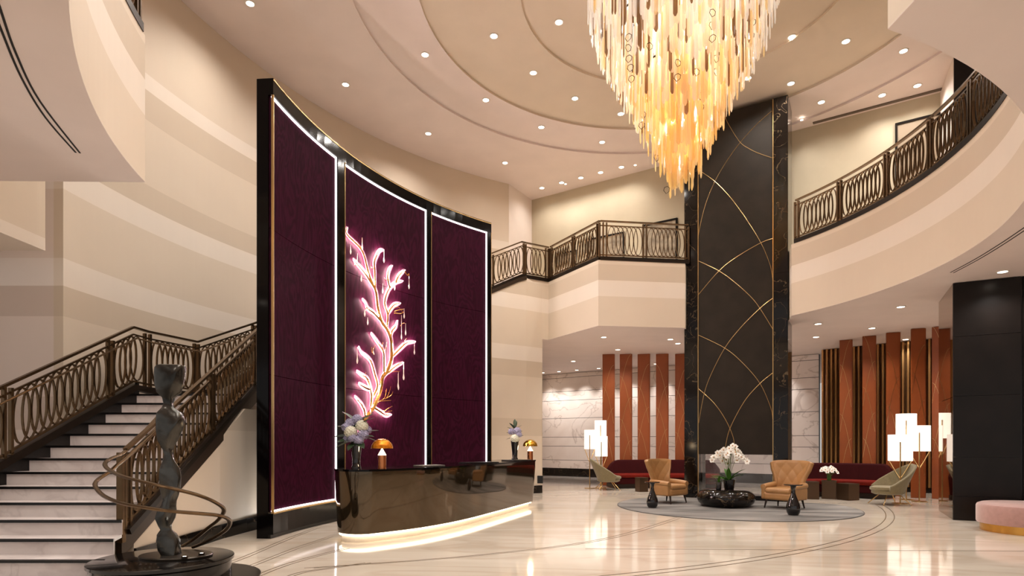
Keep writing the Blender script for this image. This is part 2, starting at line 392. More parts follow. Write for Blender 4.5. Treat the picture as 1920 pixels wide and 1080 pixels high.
# left balcony slab
ls = [(-4.22, 6.87)]+arc(LBAL, LBR, 191, 250, 40)+[(-1.5, -4), (-14, -4), (-14, 6.7)]
lsl = struct(MB().prism(ls, Z1, Z2).build('ceiling_left_balcony', M['wall_cloth']), 'beige balcony slab hanging at the upper left', 'ceiling')
MB().prism(ls, Z1-.004, Z1-.001).build('soffit', M['ceiling_paint'], lsl)
for pts in ([(-25, -60), (0, 15), (30, 100), (75, 190), (150, 287)], [(-25, -15), (0, 50), (40, 145), (85, 220), (142, 286)]):
    MB().sweep(curved([atz(*p, Z1-.006) for p in pts]), .016, .006).build('slot', M['slot_black'], lsl)
for off in (0, .07):
    MB().sweep(curved([atz(*p, Z1-.006)+Vector((off, off*.3, 0)) for p in ((1782, 511), (1830, 485), (1880, 454), (1930, 420))]), .015, .006).build('slot', M['slot_black'], us)

# wall under the curved stair
wp = [(-4.40, 6.95), (-4.40, 8.0), (-4.40, 9.0)]; wz = [.30, .92, 1.5]
ths = [173-(173-120.6)*i/30 for i in range(31)]
ST_A0, ST_A1 = 166.0, 121.0; LAND = 2.23
def curve_z(th):
    t = max(0, min(1, (ST_A0-th)/(ST_A0-ST_A1))); return LAND+(Z2-LAND)*t
for th in ths:
    wp.append((STC[0]+SI*math.cos(R_(th)), STC[1]+SI*math.sin(R_(th)))); wz.append(curve_z(th)+.0 if th < 168 else 2.0)
wz[-1] = Z2
wp += [(.86, 17.28)]; wz += [Z2-.2]
strip_wall(wp, 0, wz, 'wall_cloth', 'wall_stair', 'curved beige wall in tonal bands under the stair', .14)
strip_wall([(1.28, 26.6), (.88, 17.30)][::-1], 0, Z1, 'wall_cloth', 'wall_lounge_side', 'beige side wall of the lounge behind the desk', .12)
bb = MB()
P = [Vector((p[0], p[1], 0)) for p in wp]; rg = []
for i, p in enumerate(P):
    t = (P[min(i+1, len(P)-1)]-P[max(i-1, 0)]).normalized(); nr = Vector((t.y, -t.x, 0))
    rg.append([(p.x+nr.x*a, p.y+nr.y*a, z) for a, z in ((.0, 0), (.03, 0), (.03, .22), (.0, .22))])
struct(bb.loft(rg).build('baseboard_stair', M['black_marble']), 'black veined marble baseboard under the stair wall', 'baseboard')

# lounge back wall of marble slabs
WA, WB = Vector((1.30, 26.5, 0)), Vector((10.35, 20.15, 0))
wd_ = (WB-WA).normalized(); wn = Vector((wd_.y, -wd_.x, 0)); wl = (WB-WA).length; wrz = math.atan2(wd_.y, wd_.x)
bw = struct(MB().prism([(WA-wn*.02)[:2], (WB-wn*.02)[:2], (WB-wn*.3)[:2], (WA-wn*.3)[:2]], 0, Z1).build('wall_back', M['slot_black']), 'pale veined marble back wall of the lounge laid in slabs', 'wall')
rows = [(.34, .70), (.70, 1.30), (1.30, 1.69), (1.69, 2.50), (2.50, 3.27), (3.27, 3.66), (3.66, 4.25), (4.25, 4.44)]
for i, (z0, z1) in enumerate(rows):
    s = 0; k = 0; first = 1.9 if i % 2 else 3.1
    while s < wl-.01:
        e = min(wl, s+(first if k == 0 else 3.1))
        c = WA+wd_*((s+e)/2)
        MB().box((c.x, c.y, (z0+z1)/2), (e-s-.002, .05, z1-z0-.016), wrz).build('marble_slab', M['wall_marble'], bw)
        s = e; k += 1
c = (WA+WB)/2+wn*.03
struct(MB().box((c.x, c.y, .16), (wl, .05, .32), wrz).build('baseboard_back', M['black_marble']), 'black veined marble baseboard below the marble wall', 'baseboard')

# ------------------------------------------------------------------ railings of interlocking oval rings
ring_cache = {}
def ring_mesh(slope, hgt, wid=.235, mat='rail_bronze'):
    key = (round(slope, 2), hgt, mat)
    if key in ring_cache: return ring_cache[key]
    n = 24; m_ = MB(); rr = []
    for i in range(n):
        a = 2*PI*i/n; row = []
        for q, d in ((0, -.017), (.013, -.017), (.013, .017), (0, .017)):
            x = (wid/2-q)*math.cos(a); z = (hgt/2-q)*math.sin(a)
            row.append((x, d, z+key[0]*x))
        rr.append(row)
    vs = [p for r in rr for p in r]; fs = []
    for i in range(n):
        for j in range(4):
            fs.append((i*4+j, i*4+(j+1) % 4, ((i+1) % n)*4+(j+1) % 4, ((i+1) % n)*4+j))
    m_.add(vs, fs); ring_cache[key] = m_.mesh('ring', M[mat]); return ring_cache[key]
def railing(name, label, path, posts, h=.92, spacing=.118, assist=0, assist_h=.74, shoe=.10, ends=(True, True), rmat='rail_bronze', root_at=None, prail=True):
    P = [Vector(p) for p in path]; S = [0]
    for i in range(1, len(P)): S.append(S[-1]+math.hypot(P[i].x-P[i-1].x, P[i].y-P[i-1].y))
    def ev(s):
        s = max(0, min(S[-1], s))
        for i in range(1, len(S)):
            if s <= S[i]+1e-9:
                t = (s-S[i-1])/max(1e-9, S[i]-S[i-1]); return P[i-1].lerp(P[i], t), (P[i]-P[i-1])
        return P[-1], P[-1]-P[-2]
    root = thing(name, label, 'railing', tuple(P[0])); o0 = P[0]
    def rel(pts, dz=0, side=0):
        out = []
        for i, p in enumerate(pts):
            t = (pts[min(i+1, len(pts)-1)]-pts[max(i-1, 0)]); nr = Vector((t.y, -t.x, 0)).normalized()
            out.append(p-o0+Vector((0, 0, dz))+nr*side)
        return out
    MB().sweep(rel(P, h), .055, .035).build('handrail', M['rail_bronze'], root)
    MB().sweep(rel(P, h-.115), .03, .025).build('top_rail', M['rail_bronze'], root)
    MB().sweep(rel(P, .05), .03, .03).build('bottom_rail', M['rail_bronze'], root)
    MB().sweep(rel(P, -shoe/2), .12, shoe).build('base_shoe', M['rail_dark'], root)
    if assist: MB().sweep(rel(P, assist_h, assist), .03, .03, n=8).build('grab_rail', M['rail_bronze'], root, smooth=True)
    for s in posts:
        p, t = ev(s); a = math.atan2(t.y, t.x)
        q = p-o0
        for sx in (-.045, .045):
            MB().box((q.x+sx*math.cos(a), q.y+sx*math.sin(a), q.z+h/2-.05), (.035, .055, h+.02), a).build('post', M[rmat if prail else 'rail_dark'], root)
    for i in range(len(posts)-1):
        s0, s1 = posts[i]+.065, posts[i+1]-.065
        k = max(1, int(round((s1-s0-.235)/spacing)))
        sp = (s1-s0-.235)/k
        for j in range(k+1):
            s = s0+.1175+sp*j; p, t = ev(s); hl = math.hypot(t.x, t.y); sl = t.z/hl if hl else 0
            hh = h-.19
            inst('ring', ring_mesh(sl, round(hh, 3), mat=rmat), root, p-o0+Vector((0, 0, .065+hh/2)), (0, 0, math.atan2(t.y, t.x)))
    return root

# ------------------------------------------------------------------ first stair flight
TR, RI, D0, H0 = .295, .165, 6.07, .254
def lx(d): return -6.41+.17*(d-7.57)
RX = -4.46
def rx(d): return RX+max(0, 6.95-d)*.36
st = thing('staircase', 'pale marble staircase with black nosings rising at the left', 'stairs', (-5.4, 6.0, 0))
def strel(p): return (p[0]+5.4, p[1]-6.0, p[2])
steps = [(D0-TR, H0-RI)]+[(D0+TR*k, H0+RI*k) for k in range(13)]
for i, (d, z) in enumerate(steps):
    zb = 0 if i == 0 else steps[i-1][1]; dn = d+TR if i < 13 else d+.3
    def quad(d0, d1, z0, z1, l=0):
        return [strel((lx(d0)-l, d0, 0))[:2], strel((rx(d0), d0, 0))[:2], strel((rx(d1), d1, 0))[:2], strel((lx(d1)-l, d1, 0))[:2]], z0, z1
    MB().prism(*quad(d+.02, d+.05, zb, z-.03)).build('riser', M['step_marble'], st)
    t = MB().prism(*quad(d+.02, dn+.02, z-.03, z)).build('tread', M['step_marble'], st)
    MB().prism(*quad(d, d+.045, z-.028, z+.002)).build('nosing', M['nosing_black'], t)
dl = steps[-1][0]
land = [(lx(dl)-.1, dl+.32), (RX, dl+.32), (-4.30, 10.87), (-5.5, 11.25), (-5.75, 10.9), (-6.14, 9.95)]
MB().prism([strel((x, y, 0))[:2] for x, y in land], LAND-.15, LAND).build('landing', M['step_marble'], st)
# stringers
def stringer(xf, d0, d1, below, above, th, mat, side):
    m_ = MB(); r = []
    for d in (d0, d1):
        z = H0+RI/TR*(d-D0); x = xf(d)
        r.append([strel(p) for p in ((x, d, max(0.002, z-below)), (x+side*th, d, max(0.002, z-below)), (x+side*th, d, z+above), (x, d, z+above))])
    m_.loft(r); m_.build('stringer', M[mat], st)
stringer(lambda d: lx(d)+.01, 5.6, 9.68, .9, .15, .14, 'nosing_black', -1)
stringer(lambda d: RX, 6.72, 10.45, .46, -.16, .07, 'stringer_brown', 1)
# curved upper flight
st2 = thing('staircase', 'curved upper stair flight hidden behind the purple screen', 'stairs', (STC[0], STC[1], 0))
ns = 23
for i in range(ns):
    ta, tb = ST_A0+(ST_A1-ST_A0)*i/ns, ST_A0+(ST_A1-ST_A0)*(i+1)/ns; z = LAND+(Z2-LAND)*(i+1)/ns
    q = arc((0, 0), SI+.12, ta, tb, 2)+arc((0, 0), SO, tb, ta, 2)
    MB().prism(q, z-.32, z).build('step', M['step_marble'], st2)
sw = MB(); rr = []
for i in range(31):
    th = 168+(120.6-168)*i/30; z = curve_z(th)
    rr.append([((SI+a)*math.cos(R_(th)), (SI+a)*math.sin(R_(th)), z+b) for a, b in ((-.02, -.06), (.02, -.06), (.02, .05), (-.02, .05))])
sw.loft(rr).build('stringer', M['stringer_brown'], st2)

# railings on the first flight
def base(d, off): return H0+RI/TR*(d-D0)+off
pl = [(lx(5.9)-.04, 5.9, base(5.9, .15)), (lx(9.62)-.04, 9.62, base(9.62, .15)), (-6.00, 9.86, 2.36), (-5.72, 10.85, 2.36), (-5.22, 12.1, 2.95), (-4.45, 13.7, 3.85)]
def cum(path):
    s = [0]
    for i in range(1, len(path)): s.append(s[-1]+math.hypot(path[i][0]-path[i-1][0], path[i][1]-path[i-1][1]))
    return s
cs = cum(pl)
railing('stair_railing', 'bronze stair railing of interlocking ovals along the left wall', pl, [0.1, 1.75, 3.33, cs[2]-.02, cs[3]-.02, cs[4], cs[5]-.1], assist=.07)
pr = [(-4.40, 6.80, .47), (-4.42, 10.45, 2.56)]
rr_ = railing('stair_railing', 'bronze stair railing whose handrails curl round the abstract sculpture', pr, [.02, 1.98, 3.5], h=.90, shoe=.07)
# its two spiralling handrail ends
o0 = Vector(pr[0])
up = [at(300, 777, 7.75), at(255, 826, 7.05), at(230, 850, 6.72), at(208, 860, 6.45), at(197, 869, 6.25), at(203, 880, 6.02), at(230, 893, 5.82), at(275, 905, 5.66), at(327, 917, 5.6), at(370, 928, 5.68), at(402, 941, 5.86), at(420, 956, 6.1), at(409, 975, 6.32), at(390, 990, 6.46), at(365, 1010, 6.6), at(342, 1024, 6.64)]
lo = [at(310, 786, 7.7), at(262, 834, 7.0), at(238, 858, 6.70), at(222, 870, 6.52), at(205, 885, 6.38), at(183, 900, 6.2), at(179, 912, 6.05), at(195, 930, 5.82), at(230, 944, 5.64), at(280, 953, 5.52), at(327, 959, 5.48), at(375, 963, 5.56), at(412, 967, 5.72), at(430, 976, 5.95), at(426, 991, 6.2), at(405, 1006, 6.4), at(380, 1019, 6.55), at(362, 1026, 6.62)]
for q in (up, lo): MB().sweep([p-o0 for p in curved(q, 6)], .046, .034, n=8).build('spiral_handrail', M['rail_bronze'], rr_, smooth=True)
MB().box((-.01, -.06, .36), (.07, .07, 1.02)).build('newel', M['rail_bronze'], rr_, bevel=.006)
# upper stair end + gallery
us_path = [(STC[0]+(SI+.05)*math.cos(R_(th)), STC[1]+(SI+.05)*math.sin(R_(th)), curve_z(th)+.12) for th in (133, 130, 127, 124, 121.4)]
gp = us_path+[(.38, 17.03, Z2+.10), (1.07, 17.44, Z2+.10)]
cs = cum(gp)
railing('gallery_railing', 'bronze oval railing at the head of the stair right of the purple screen', gp, [.1, 1.0, cs[5]-.03, cs[6]-.06])
gb = [(1.12, 17.40, Z2+.10), (2.25, 15.36, Z2+.10)]
cs = cum(gb)
railing('gallery_railing', 'bronze oval railing on the angled gallery edge, nearer at its right', gb, [.04, cs[1]/2, cs[1]-.05])
gc = [(2.27, 15.36, Z2+.10), (4.62, 15.66, Z2+.10)]
cs = cum(gc)
railing('gallery_railing', 'straight bronze oval railing meeting the left side of the tall black pillar', gc, [.12, cs[1]*.5, cs[1]-.04])
ba = [(x, y, Z2+.10) for x, y in arc(BAL, BR+.05, a0-.6, -40, 52)]
L = cum(ba)[-1]; aa = a0-.6
def s_at(px):   # arc position of a post by its bearing
    lo_, hi_ = 0.0, L; 
    for _ in range(40):
        md = (lo_+hi_)/2; a = R_(aa)-md/(BR+.05); x, y = BAL[0]+(BR+.05)*math.cos(a), BAL[1]+(BR+.05)*math.sin(a)
        if 960+FPX*x/y < px: lo_ = md
        else: hi_ = md
    return lo_
railing('balcony_railing', 'long curved bronze oval railing sweeping along the right balcony', ba, [.03]+[s_at(p) for p in (1574, 1662, 1744, 1820)]+[L-1.4, L-.05])
la = [(x, y, Z2+.10) for x, y in arc(LBAL, LBR+.05, 191.5, 245, 40)]
Ll = cum(la)[-1]
railing('balcony_railing', 'dark balcony railing at the very top left of the picture', la, [.03, Ll*.25, Ll*.5, Ll*.75, Ll-.03])

# ------------------------------------------------------------------ purple screen
def on_scr(px, py, off=0):
    r = SR-off; dx = (px-960)/FPX; c0, c1 = SCR
    a = dx*dx+1; b = -2*(dx*c0+c1); c = c0*c0+c1*c1-r*r
    d = (-b+math.sqrt(b*b-4*a*c))/(2*a); return at(px, py, d)
def scr_th(px):
    p = on_scr(px, 800); return math.degrees(math.atan2(p.y-SCR[1], p.x-SCR[0]))
ZT = 6.95; ZB = .40
scr = thing('feature_screen', 'tall curved purple moire screen in black frame with lit edges', 'screen', (SCR[0], SCR[1], 0))
def sarc(t0, t1, r0, r1, z0, z1, name, mat, parent, n=14):
    q = arc((0, 0), r0, t0, t1, n)+arc((0, 0), r1, t1, t0, n)
    return MB().prism(q, z0, z1).build(name, M[mat], parent)
TL, TRT = 175.3, scr_th(918.5)
m1a, m1b = scr_th(628.5), scr_th(642); m2a, m2b = scr_th(797.5), scr_th(805.5); rEnd = scr_th(911.5)
sarc(TL, TRT, SR+.02, SR+.20, 0, ZT, 'backing', 'black_lacquer', scr, 30)
sarc(TL, TRT, SR-.06, SR+.02, ZT-.25, ZT, 'frame_top', 'black_lacquer', scr, 30)
sarc(TL, TRT, SR-.07, SR-.055, ZT-.035, ZT-.015, 'brass_trim', 'brass', scr, 30)
sarc(TL, TRT, SR-.06, SR+.02, .06, ZB-.02, 'frame_base', 'black_lacquer', scr, 30)
sarc(TL, TRT, SR-.075, SR-.055, ZB-.03, ZB-.005, 'brass_trim', 'brass', scr, 30)
sarc(TL, TRT, SR-.02, SR+.02, 0, .06, 'plinth', 'nosing_black', scr, 30)
def vbar(ta, tb, name, mat, r0=SR-.06, r1=SR+.02): sarc(ta, tb, r0, r1, ZB-.02, ZT-.25, name, mat, scr, 2)
vbar(TL, TL-.12, 'brass_trim', 'brass', SR-.065, SR-.03)
vbar(m1a, m1b+.12, 'mullion', 'black_lacquer'); vbar(m1b+.12, m1b, 'brass_trim', 'brass', SR-.07, SR)
vbar(m2a, m2b+.08, 'mullion', 'black_lacquer'); vbar(m2b+.08, m2b, 'brass_trim', 'brass', SR-.07, SR)
vbar(rEnd, TRT+.08, 'mullion', 'black_lacquer'); vbar(TRT+.08, TRT, 'brass_trim', 'brass', SR-.07, SR)
fields = [(TL-.2, m1a), (m1b-.05, m2a), (m2b-.05, rEnd)]
for ta, tb in fields:
    for z0, z1 in ((ZB, 2.48), (2.484, 4.70), (4.704, ZT-.25)):
        sarc(ta, tb, SR-.002, SR+.018, z0+.002, z1-.002, 'moire_panel', 'purple_moire', scr, 12)
    sarc(ta, tb, SR-.035, SR-.012, ZT-.275, ZT-.252, 'light_strip', 'led_white', scr, 14)
    sarc(tb+.16, tb+.02, SR-.035, SR-.012, ZB, ZT-.25, 'light_strip', 'led_white', scr, 2)
    sarc(ta, tb, SR-.035, SR-.012, ZB, ZB+.02, 'light_strip', 'led_white', scr, 14)

# branch sculpture on the middle field
def cA(*q): return [(620+x/3.6, 420+y/3.6) for x, y in q]
def cB(*q): return [(620+x/4.155, 640+y/4.155) for x, y in q]
tree = thing('branch_sculpture', 'golden branch wall sculpture backlit white on the purple screen', 'wall sculpture', tuple(on_scr(680, 825, .05)))
t0_ = on_scr(680, 825, .05)
def branch(pts, r0, r1, halo=.03, gold='gold'):
    P = curved([on_scr(px, py, .10)-t0_ for px, py in pts], 4)
    rad = [r0+(r1-r0)*i/(len(P)-1) for i in range(len(P))]
    b = MB().tube(P, rad, 6).build('branch', M[gold], tree, smooth=True)
    if halo:
        Q = curved([on_scr(px, py, .055)-t0_ for px, py in pts], 4); mm = MB(); rings = []
        nq = len(Q)
        for i, p in enumerate(Q):
            t = (Q[min(i+1, nq-1)]-Q[max(i-1, 0)]).normalized(); wpt = p+t0_
            nr = Vector((SCR[0]-wpt.x, SCR[1]-wpt.y, 0)).normalized(); sd = t.cross(nr).normalized()
            hw = halo*(.75+.25*math.sin(PI*i/(nq-1)))/2
            rings.append([p-sd*hw, p+sd*hw, p+sd*hw+nr*.01, p-sd*hw+nr*.01])
        mm.loft(rings).build('back_light', M['led_tree'], b)
        Q = curved([on_scr(px, py, .006)-t0_ for px, py in pts], 4); mm = MB(); rings = []     # plate added to spread the halo on the panel
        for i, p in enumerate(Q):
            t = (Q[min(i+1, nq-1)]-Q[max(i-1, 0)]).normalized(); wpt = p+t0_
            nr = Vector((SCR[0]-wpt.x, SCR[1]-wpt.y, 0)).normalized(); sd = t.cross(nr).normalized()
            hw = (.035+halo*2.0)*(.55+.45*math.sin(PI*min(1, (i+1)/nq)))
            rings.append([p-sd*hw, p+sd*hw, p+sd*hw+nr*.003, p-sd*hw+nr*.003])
        mm.loft(rings).build('halo_plate', M['halo_mauve'], b)
    return b
trunk = cB((248, 770), (262, 650), (270, 600), (330, 520), (375, 420), (395, 340), (405, 280), (440, 230), (470, 150), (475, 60))+cA((405, 770), (380, 710), (345, 660), (320, 570), (310, 480), (300, 440), (265, 360), (250, 310), (225, 210), (190, 150), (110, 70), (112, 22))
branch(trunk, .045, .010, .016)
big = [cA((300, 440), (230, 330), (180, 270), (150, 235)), cA((300, 440), (298, 330), (295, 260), (310, 215), (330, 180), (358, 175)),
  cA((380, 700), (385, 610), (365, 540), (375, 480), (400, 430), (440, 395), (485, 385)), cA((400, 430), (385, 360), (395, 310), (415, 280)), cA((440, 395), (460, 350), (500, 310)),
  cA((385, 610), (400, 580), (430, 545), (470, 535)), cA((345, 660), (290, 600), (250, 570), (235, 530), (212, 505)), cA((405, 760), (415, 720), (440, 690), (450, 650)),
  cA((410, 900), (450, 860), (490, 820), (520, 800), (572, 795)), cA((350, 1020), (400, 990), (440, 960), (490, 935)), cA((360, 1000), (360, 880), (345, 840), (290, 760), (270, 735)),
  cB((330, 430), (365, 350), (345, 260), (320, 170), (290, 125), (240, 85), (215, 40)), cB((310, 510), (318, 420), (290, 300), (240, 260), (200, 230)), cB((300, 375), (250, 350), (215, 325)),
  cB((270, 590), (260, 530), (225, 470), (185, 425)), cB((335, 515), (390, 550), (430, 575), (472, 570)), cB((250, 770), (235, 700), (225, 640))]
for i, b in enumerate(big): branch(b, .02, .005, .012 if i not in (9, 16) else .010)
small = [cB((370, 470), (420, 440), (435, 370)), cB((420, 450), (470, 420), (485, 390)), cB((435, 440), (455, 400), (468, 350)), cB((385, 465), (430, 462), (470, 460)),
  cB((410, 280), (450, 245), (500, 235), (535, 235)), cB((450, 245), (500, 200), (550, 160), (570, 172)), cB((415, 545), (450, 520), (480, 505)), cB((420, 560), (460, 545), (478, 540)),
  cA((430, 590), (460, 580), (492, 575)), cA((430, 600), (470, 605), (495, 592)), cA((420, 570), (455, 560), (490, 600)), cA((180, 270), (178, 235), (182, 200)), cA((180, 275), (165, 280), (155, 262)),
  cA((225, 210), (205, 160), (180, 120)), cA((215, 190), (212, 130), (210, 92)), cA((360, 870), (372, 830), (378, 798)), cA((355, 870), (350, 820), (352, 796)), cA((290, 880), (285, 850), (300, 820)), cA((283, 870), (275, 845), (278, 830)),
  cA((470, 690), (485, 670), (505, 672)), cA((490, 820), (500, 785), (512, 770)), cA((520, 345), (528, 335), (530, 350)), cA((500, 320), (515, 345), (530, 352)), cB((290, 310), (270, 270), (275, 240)), cB((225, 470), (205, 460), (195, 465)),
  cB((395, 545), (400, 570), (395, 590)), cB((430, 575), (445, 555), (455, 540)), cA((245, 560), (235, 580), (230, 600)), cA((400, 380), (370, 375), (362, 360)), cA((295, 300), (280, 300), (272, 285)), cB((220, 470), (210, 440), (195, 445))]
for b in small: branch(b, .009, .004, 0)
for px, py, py2 in [(180, 830, 940), (250, 630, 682), (230, 585, 625), (360, 178, 262), (529, 350, 440), (506, 672, 752), (496, 570, 638), (565, 797, 882), (491, 938, 1052), (478, 615, 780), (213, 92, 178), (135, 140, 205), (455, 1010, 1110), (352, 400, 468), (207, 350, 390), (432, 395, 448), (268, 1195, 1290)]:
    a, b = on_scr(620+px/3.6, 420+py/3.6, .13)-t0_, on_scr(620+px/3.6, 420+py2/3.6, .13)-t0_
    ln = a.z-b.z
    d = MB().lathe([(.003, 0), (.012, .025), (.016, .05), (.010, .09), (.004, .13), (.0025, ln)], 8, (b.x, b.y, b.z)).build('crystal_drop', M['drop_glass'], tree, smooth=True)
for px, py, py2 in [(528, 240, 380), (570, 172, 302), (207, 48, 175)]:
    a, b = on_scr(620+px/4.155, 640+py/4.155, .13)-t0_, on_scr(620+px/4.155, 640+py2/4.155, .13)-t0_
    MB().lathe([(.003, 0), (.012, .025), (.016, .05), (.010, .09), (.004, .13), (.0025, a.z-b.z)], 8, (b.x, b.y, b.z)).build('crystal_drop', M['drop_glass'], tree, smooth=True)

# ------------------------------------------------------------------ reception desk
front = [Vector(p) for p in ((-1.98, 8.62, 0), (-1.37, 9.24, 0), (-.80, 10.17, 0), (-.24, 11.5, 0), (.20, 12.6, 0), (.52, 13.40, 0))]
fr = curved(front, 6)
def desk_outline(dep, inset):
    out = []; bk = []
    for i, p in enumerate(fr):
        t = (fr[min(i+1, len(fr)-1)]-fr[max(i-1, 0)]).normalized(); nr = Vector((-t.y, t.x, 0))
        out.append(p+nr*inset); bk.append(p+nr*(dep-inset))
    t1 = (fr[-1]-fr[-2]).normalized(); t0 = (fr[1]-fr[0]).normalized()
    def end(c0, c1, tdir, ln):   # half-oval end
        mid = (c0+c1)/2; hw = (c0-c1)/2
        return [mid+hw*math.cos(a)+tdir*(ln*math.sin(a)) for a in [PI*k/12 for k in range(1, 12)]]
    return out+end(out[-1], bk[-1], t1, .22-inset*.5)+bk[::-1]+end(bk[0], out[0], -t0, .34-inset*.5)
desk = thing('reception_desk', 'long curved bronze lacquer reception desk glowing at its foot', 'desk', (-.8, 10.6, 0))
def ring3(o, z): return [(p.x+.8, p.y-10.6, z) for p in o]
oA, oB, oC = desk_outline(.85, .0), desk_outline(.85, .06), desk_outline(.85, .16)
MB().loft([ring3(oB, .13), ring3(oA, .95), ring3(oA, 1.035)]).build('body', M['desk_bronze'], desk, smooth=True)
MB().loft([ring3(desk_outline(.85, -.012), 1.035), ring3(desk_outline(.85, -.012), 1.065)]).build('counter_top', M['black_lacquer'], desk)
MB().loft([ring3(oC, 0), ring3(oC, .13)]).build('kick', M['trim_white'], desk)
MB().loft([ring3(desk_outline(.85, .10), .095), ring3(desk_outline(.85, .10), .125)]).build('light_strip', M['led_warm'], desk)

# ------------------------------------------------------------------ tall pillar
CL, CR = Vector((4.55, 15.77, 0)), Vector((6.70, 14.50, 0))
cdir = (CR-CL).normalized(); cin = Vector((-cdir.y, cdir.x, 0)); cw = (CR-CL).length; crz = math.atan2(cdir.y, cdir.x)
def on_col(px, py, off=0):
    r = Vector(((px-960)/FPX, 1, (HOR-py)/FPX)); q = CL-cin*off
    k = (q.x*cin.x+q.y*cin.y)/(r.x*cin.x+r.y*cin.y); return Vector((r.x*k, r.y*k, EYE+r.z*k))
def cu(px): p = on_col(px, 800); return (p-CL).dot(cdir)
u0, u1 = cu(1308), cu(1450); DEP = .9
pil = thing('pillar', 'tall black marble pillar with brown leather face and brass arcs', 'pillar', tuple(CL))
def cbox(ua, ub, va, vb, z0, z1, name, mat, parent=pil, bevel=0):
    c = cdir*((ua+ub)/2)+cin*((va+vb)/2)
    return MB().box((c.x, c.y, (z0+z1)/2), (ub-ua, vb-va, z1-z0), crz).build(name, M[mat], parent, bevel=bevel)
zs = [0, .95, 2.02, 3.9, 5.6, 7.3, 9.0, ZC-.001]
for z0, z1 in zip(zs[:-1], zs[1:]):
    cbox(0, u0, 0, DEP, z0+.002, z1-.002, 'stone_block', 'black_marble'); cbox(u1, cw, 0, DEP, z0+.002, z1-.002, 'stone_block', 'black_marble')
cbox(u0, u1, .03, DEP-.03, 1.15, ZC-.001, 'leather_panel', 'column_leather')
cbox(u0, u1, .05, DEP-.05, .001, .12, 'hearth', 'nosing_black')
cbox(u0, u0+.018, .012, .05, .12, ZC-.002, 'brass_trim', 'brass'); cbox(u1-.018, u1, .012, .05, .12, ZC-.002, 'brass_trim', 'brass')
cbox(u0+.02, u1-.02, .44, .452, .12, 1.15, 'glass_pane', 'clear_glass')
arcs = [[(1346, 180), (1357, 214), (1370, 240), (1388, 267), (1405, 279), (1424, 288), (1448, 296)], [(1447, 208), (1418, 234), (1388, 267), (1362, 303), (1340, 341), (1322, 386), (1310, 438), (1309, 470)],
  [(1309, 318), (1340, 340), (1370, 371), (1400, 412), (1427, 456), (1444, 497), (1449, 525)], [(1449, 447), (1425, 456), (1381, 482), (1348, 508), (1309, 553)], [(1309, 489), (1348, 508), (1381, 532), (1411, 560), (1428, 583), (1449, 617)],
  [(1449, 559), (1425, 578), (1388, 615), (1358, 654), (1331, 707), (1319, 744), (1310, 793)], [(1309, 628), (1358, 652), (1392, 680), (1425, 719), (1445, 764), (1449, 786)], [(1449, 699), (1425, 719), (1396, 752), (1368, 805), (1359, 846)], [(1310, 729), (1339, 756), (1361, 788), (1375, 821), (1377, 846)]]
for a in arcs: MB().tube([p-CL for p in curved([on_col(px, py, -.028) for px, py in a], 6)], .0065, 6).build('brass_inlay', M['brass'], pil, smooth=True)

# ------------------------------------------------------------------ black stone pier at the right
BL, BRt, BK = Vector((8.27, 11.20, 0)), Vector((9.16, 10.72, 0)), Vector((9.05, 12.62, 0))
bd = (BRt-BL).normalized(); bn = Vector((-bd.y, bd.x, 0)); brz = math.atan2(bd.y, bd.x)
pier = thing('pier', 'black stone pier with bronze mirror side behind the pink ottoman', 'pier', tuple(BL))
def pbox(ua, ub, va, vb, z0, z1, name, mat):
    c = bd*((ua+ub)/2)+bn*((va+vb)/2); return MB().box((c.x, c.y, (z0+z1)/2), (ub-ua, vb-va, z1-z0), brz).build(name, M[mat], pier)
pbox(.06, 2.6, .05, 1.75, 0, Z1-.01, 'core', 'nosing_black')
pz = [.0, .45, 1.18, 2.32, 3.43, Z1-.012]
for z0, z1 in zip(pz[:-1], pz[1:]):
    for ua, ub in ((0, .99), (1.03, 2.1)): pbox(ua, ub, 0, .05, z0+.003, z1-.003, 'stone_panel', 'dark_stone')
for z0, z1 in ((0.003, 2.3), (2.31, Z1-.012)): pbox(0, .05, .06, 1.75, z0, z1, 'mirror_panel', 'bronze_mirror')

# ------------------------------------------------------------------ slat wall and leather fins
SA, SB = Vector((10.0, 19.3, 0)), Vector((13.2, 16.1, 0))
sd_ = (SB-SA).normalized(); sn_ = Vector((sd_.y, -sd_.x, 0)); sl_ = (SB-SA).length; srz = math.atan2(sd_.y, sd_.x)
slw = struct(MB().prism([SA[:2], SB[:2], (SB-sn_*.25)[:2], (SA-sn_*.25)[:2]], 0, Z1-.01).build('wall_slats', M['slat_back']), 'bronze mirrored wall faced with upright gold slats', 'wall')
sm = MB().box((0, 0, 0), (.05, .09, 4.28)).mesh('slat', M['slat_gold'])
k = int(sl_/.13)
for i in range(k):
    p = SA+sd_*(.06+.13*i)+sn_*.055; inst('slat', sm, slw, (p.x, p.y, 2.29), (0, 0, srz))
struct(MB().sweep([SA+sn_*.08+Vector((0, 0, .06)), SB+sn_*.08+Vector((0, 0, .06))], .14, .12).build('baseboard_slats', M['black_marble']), 'black stone kerb below the gold slats', 'baseboard')
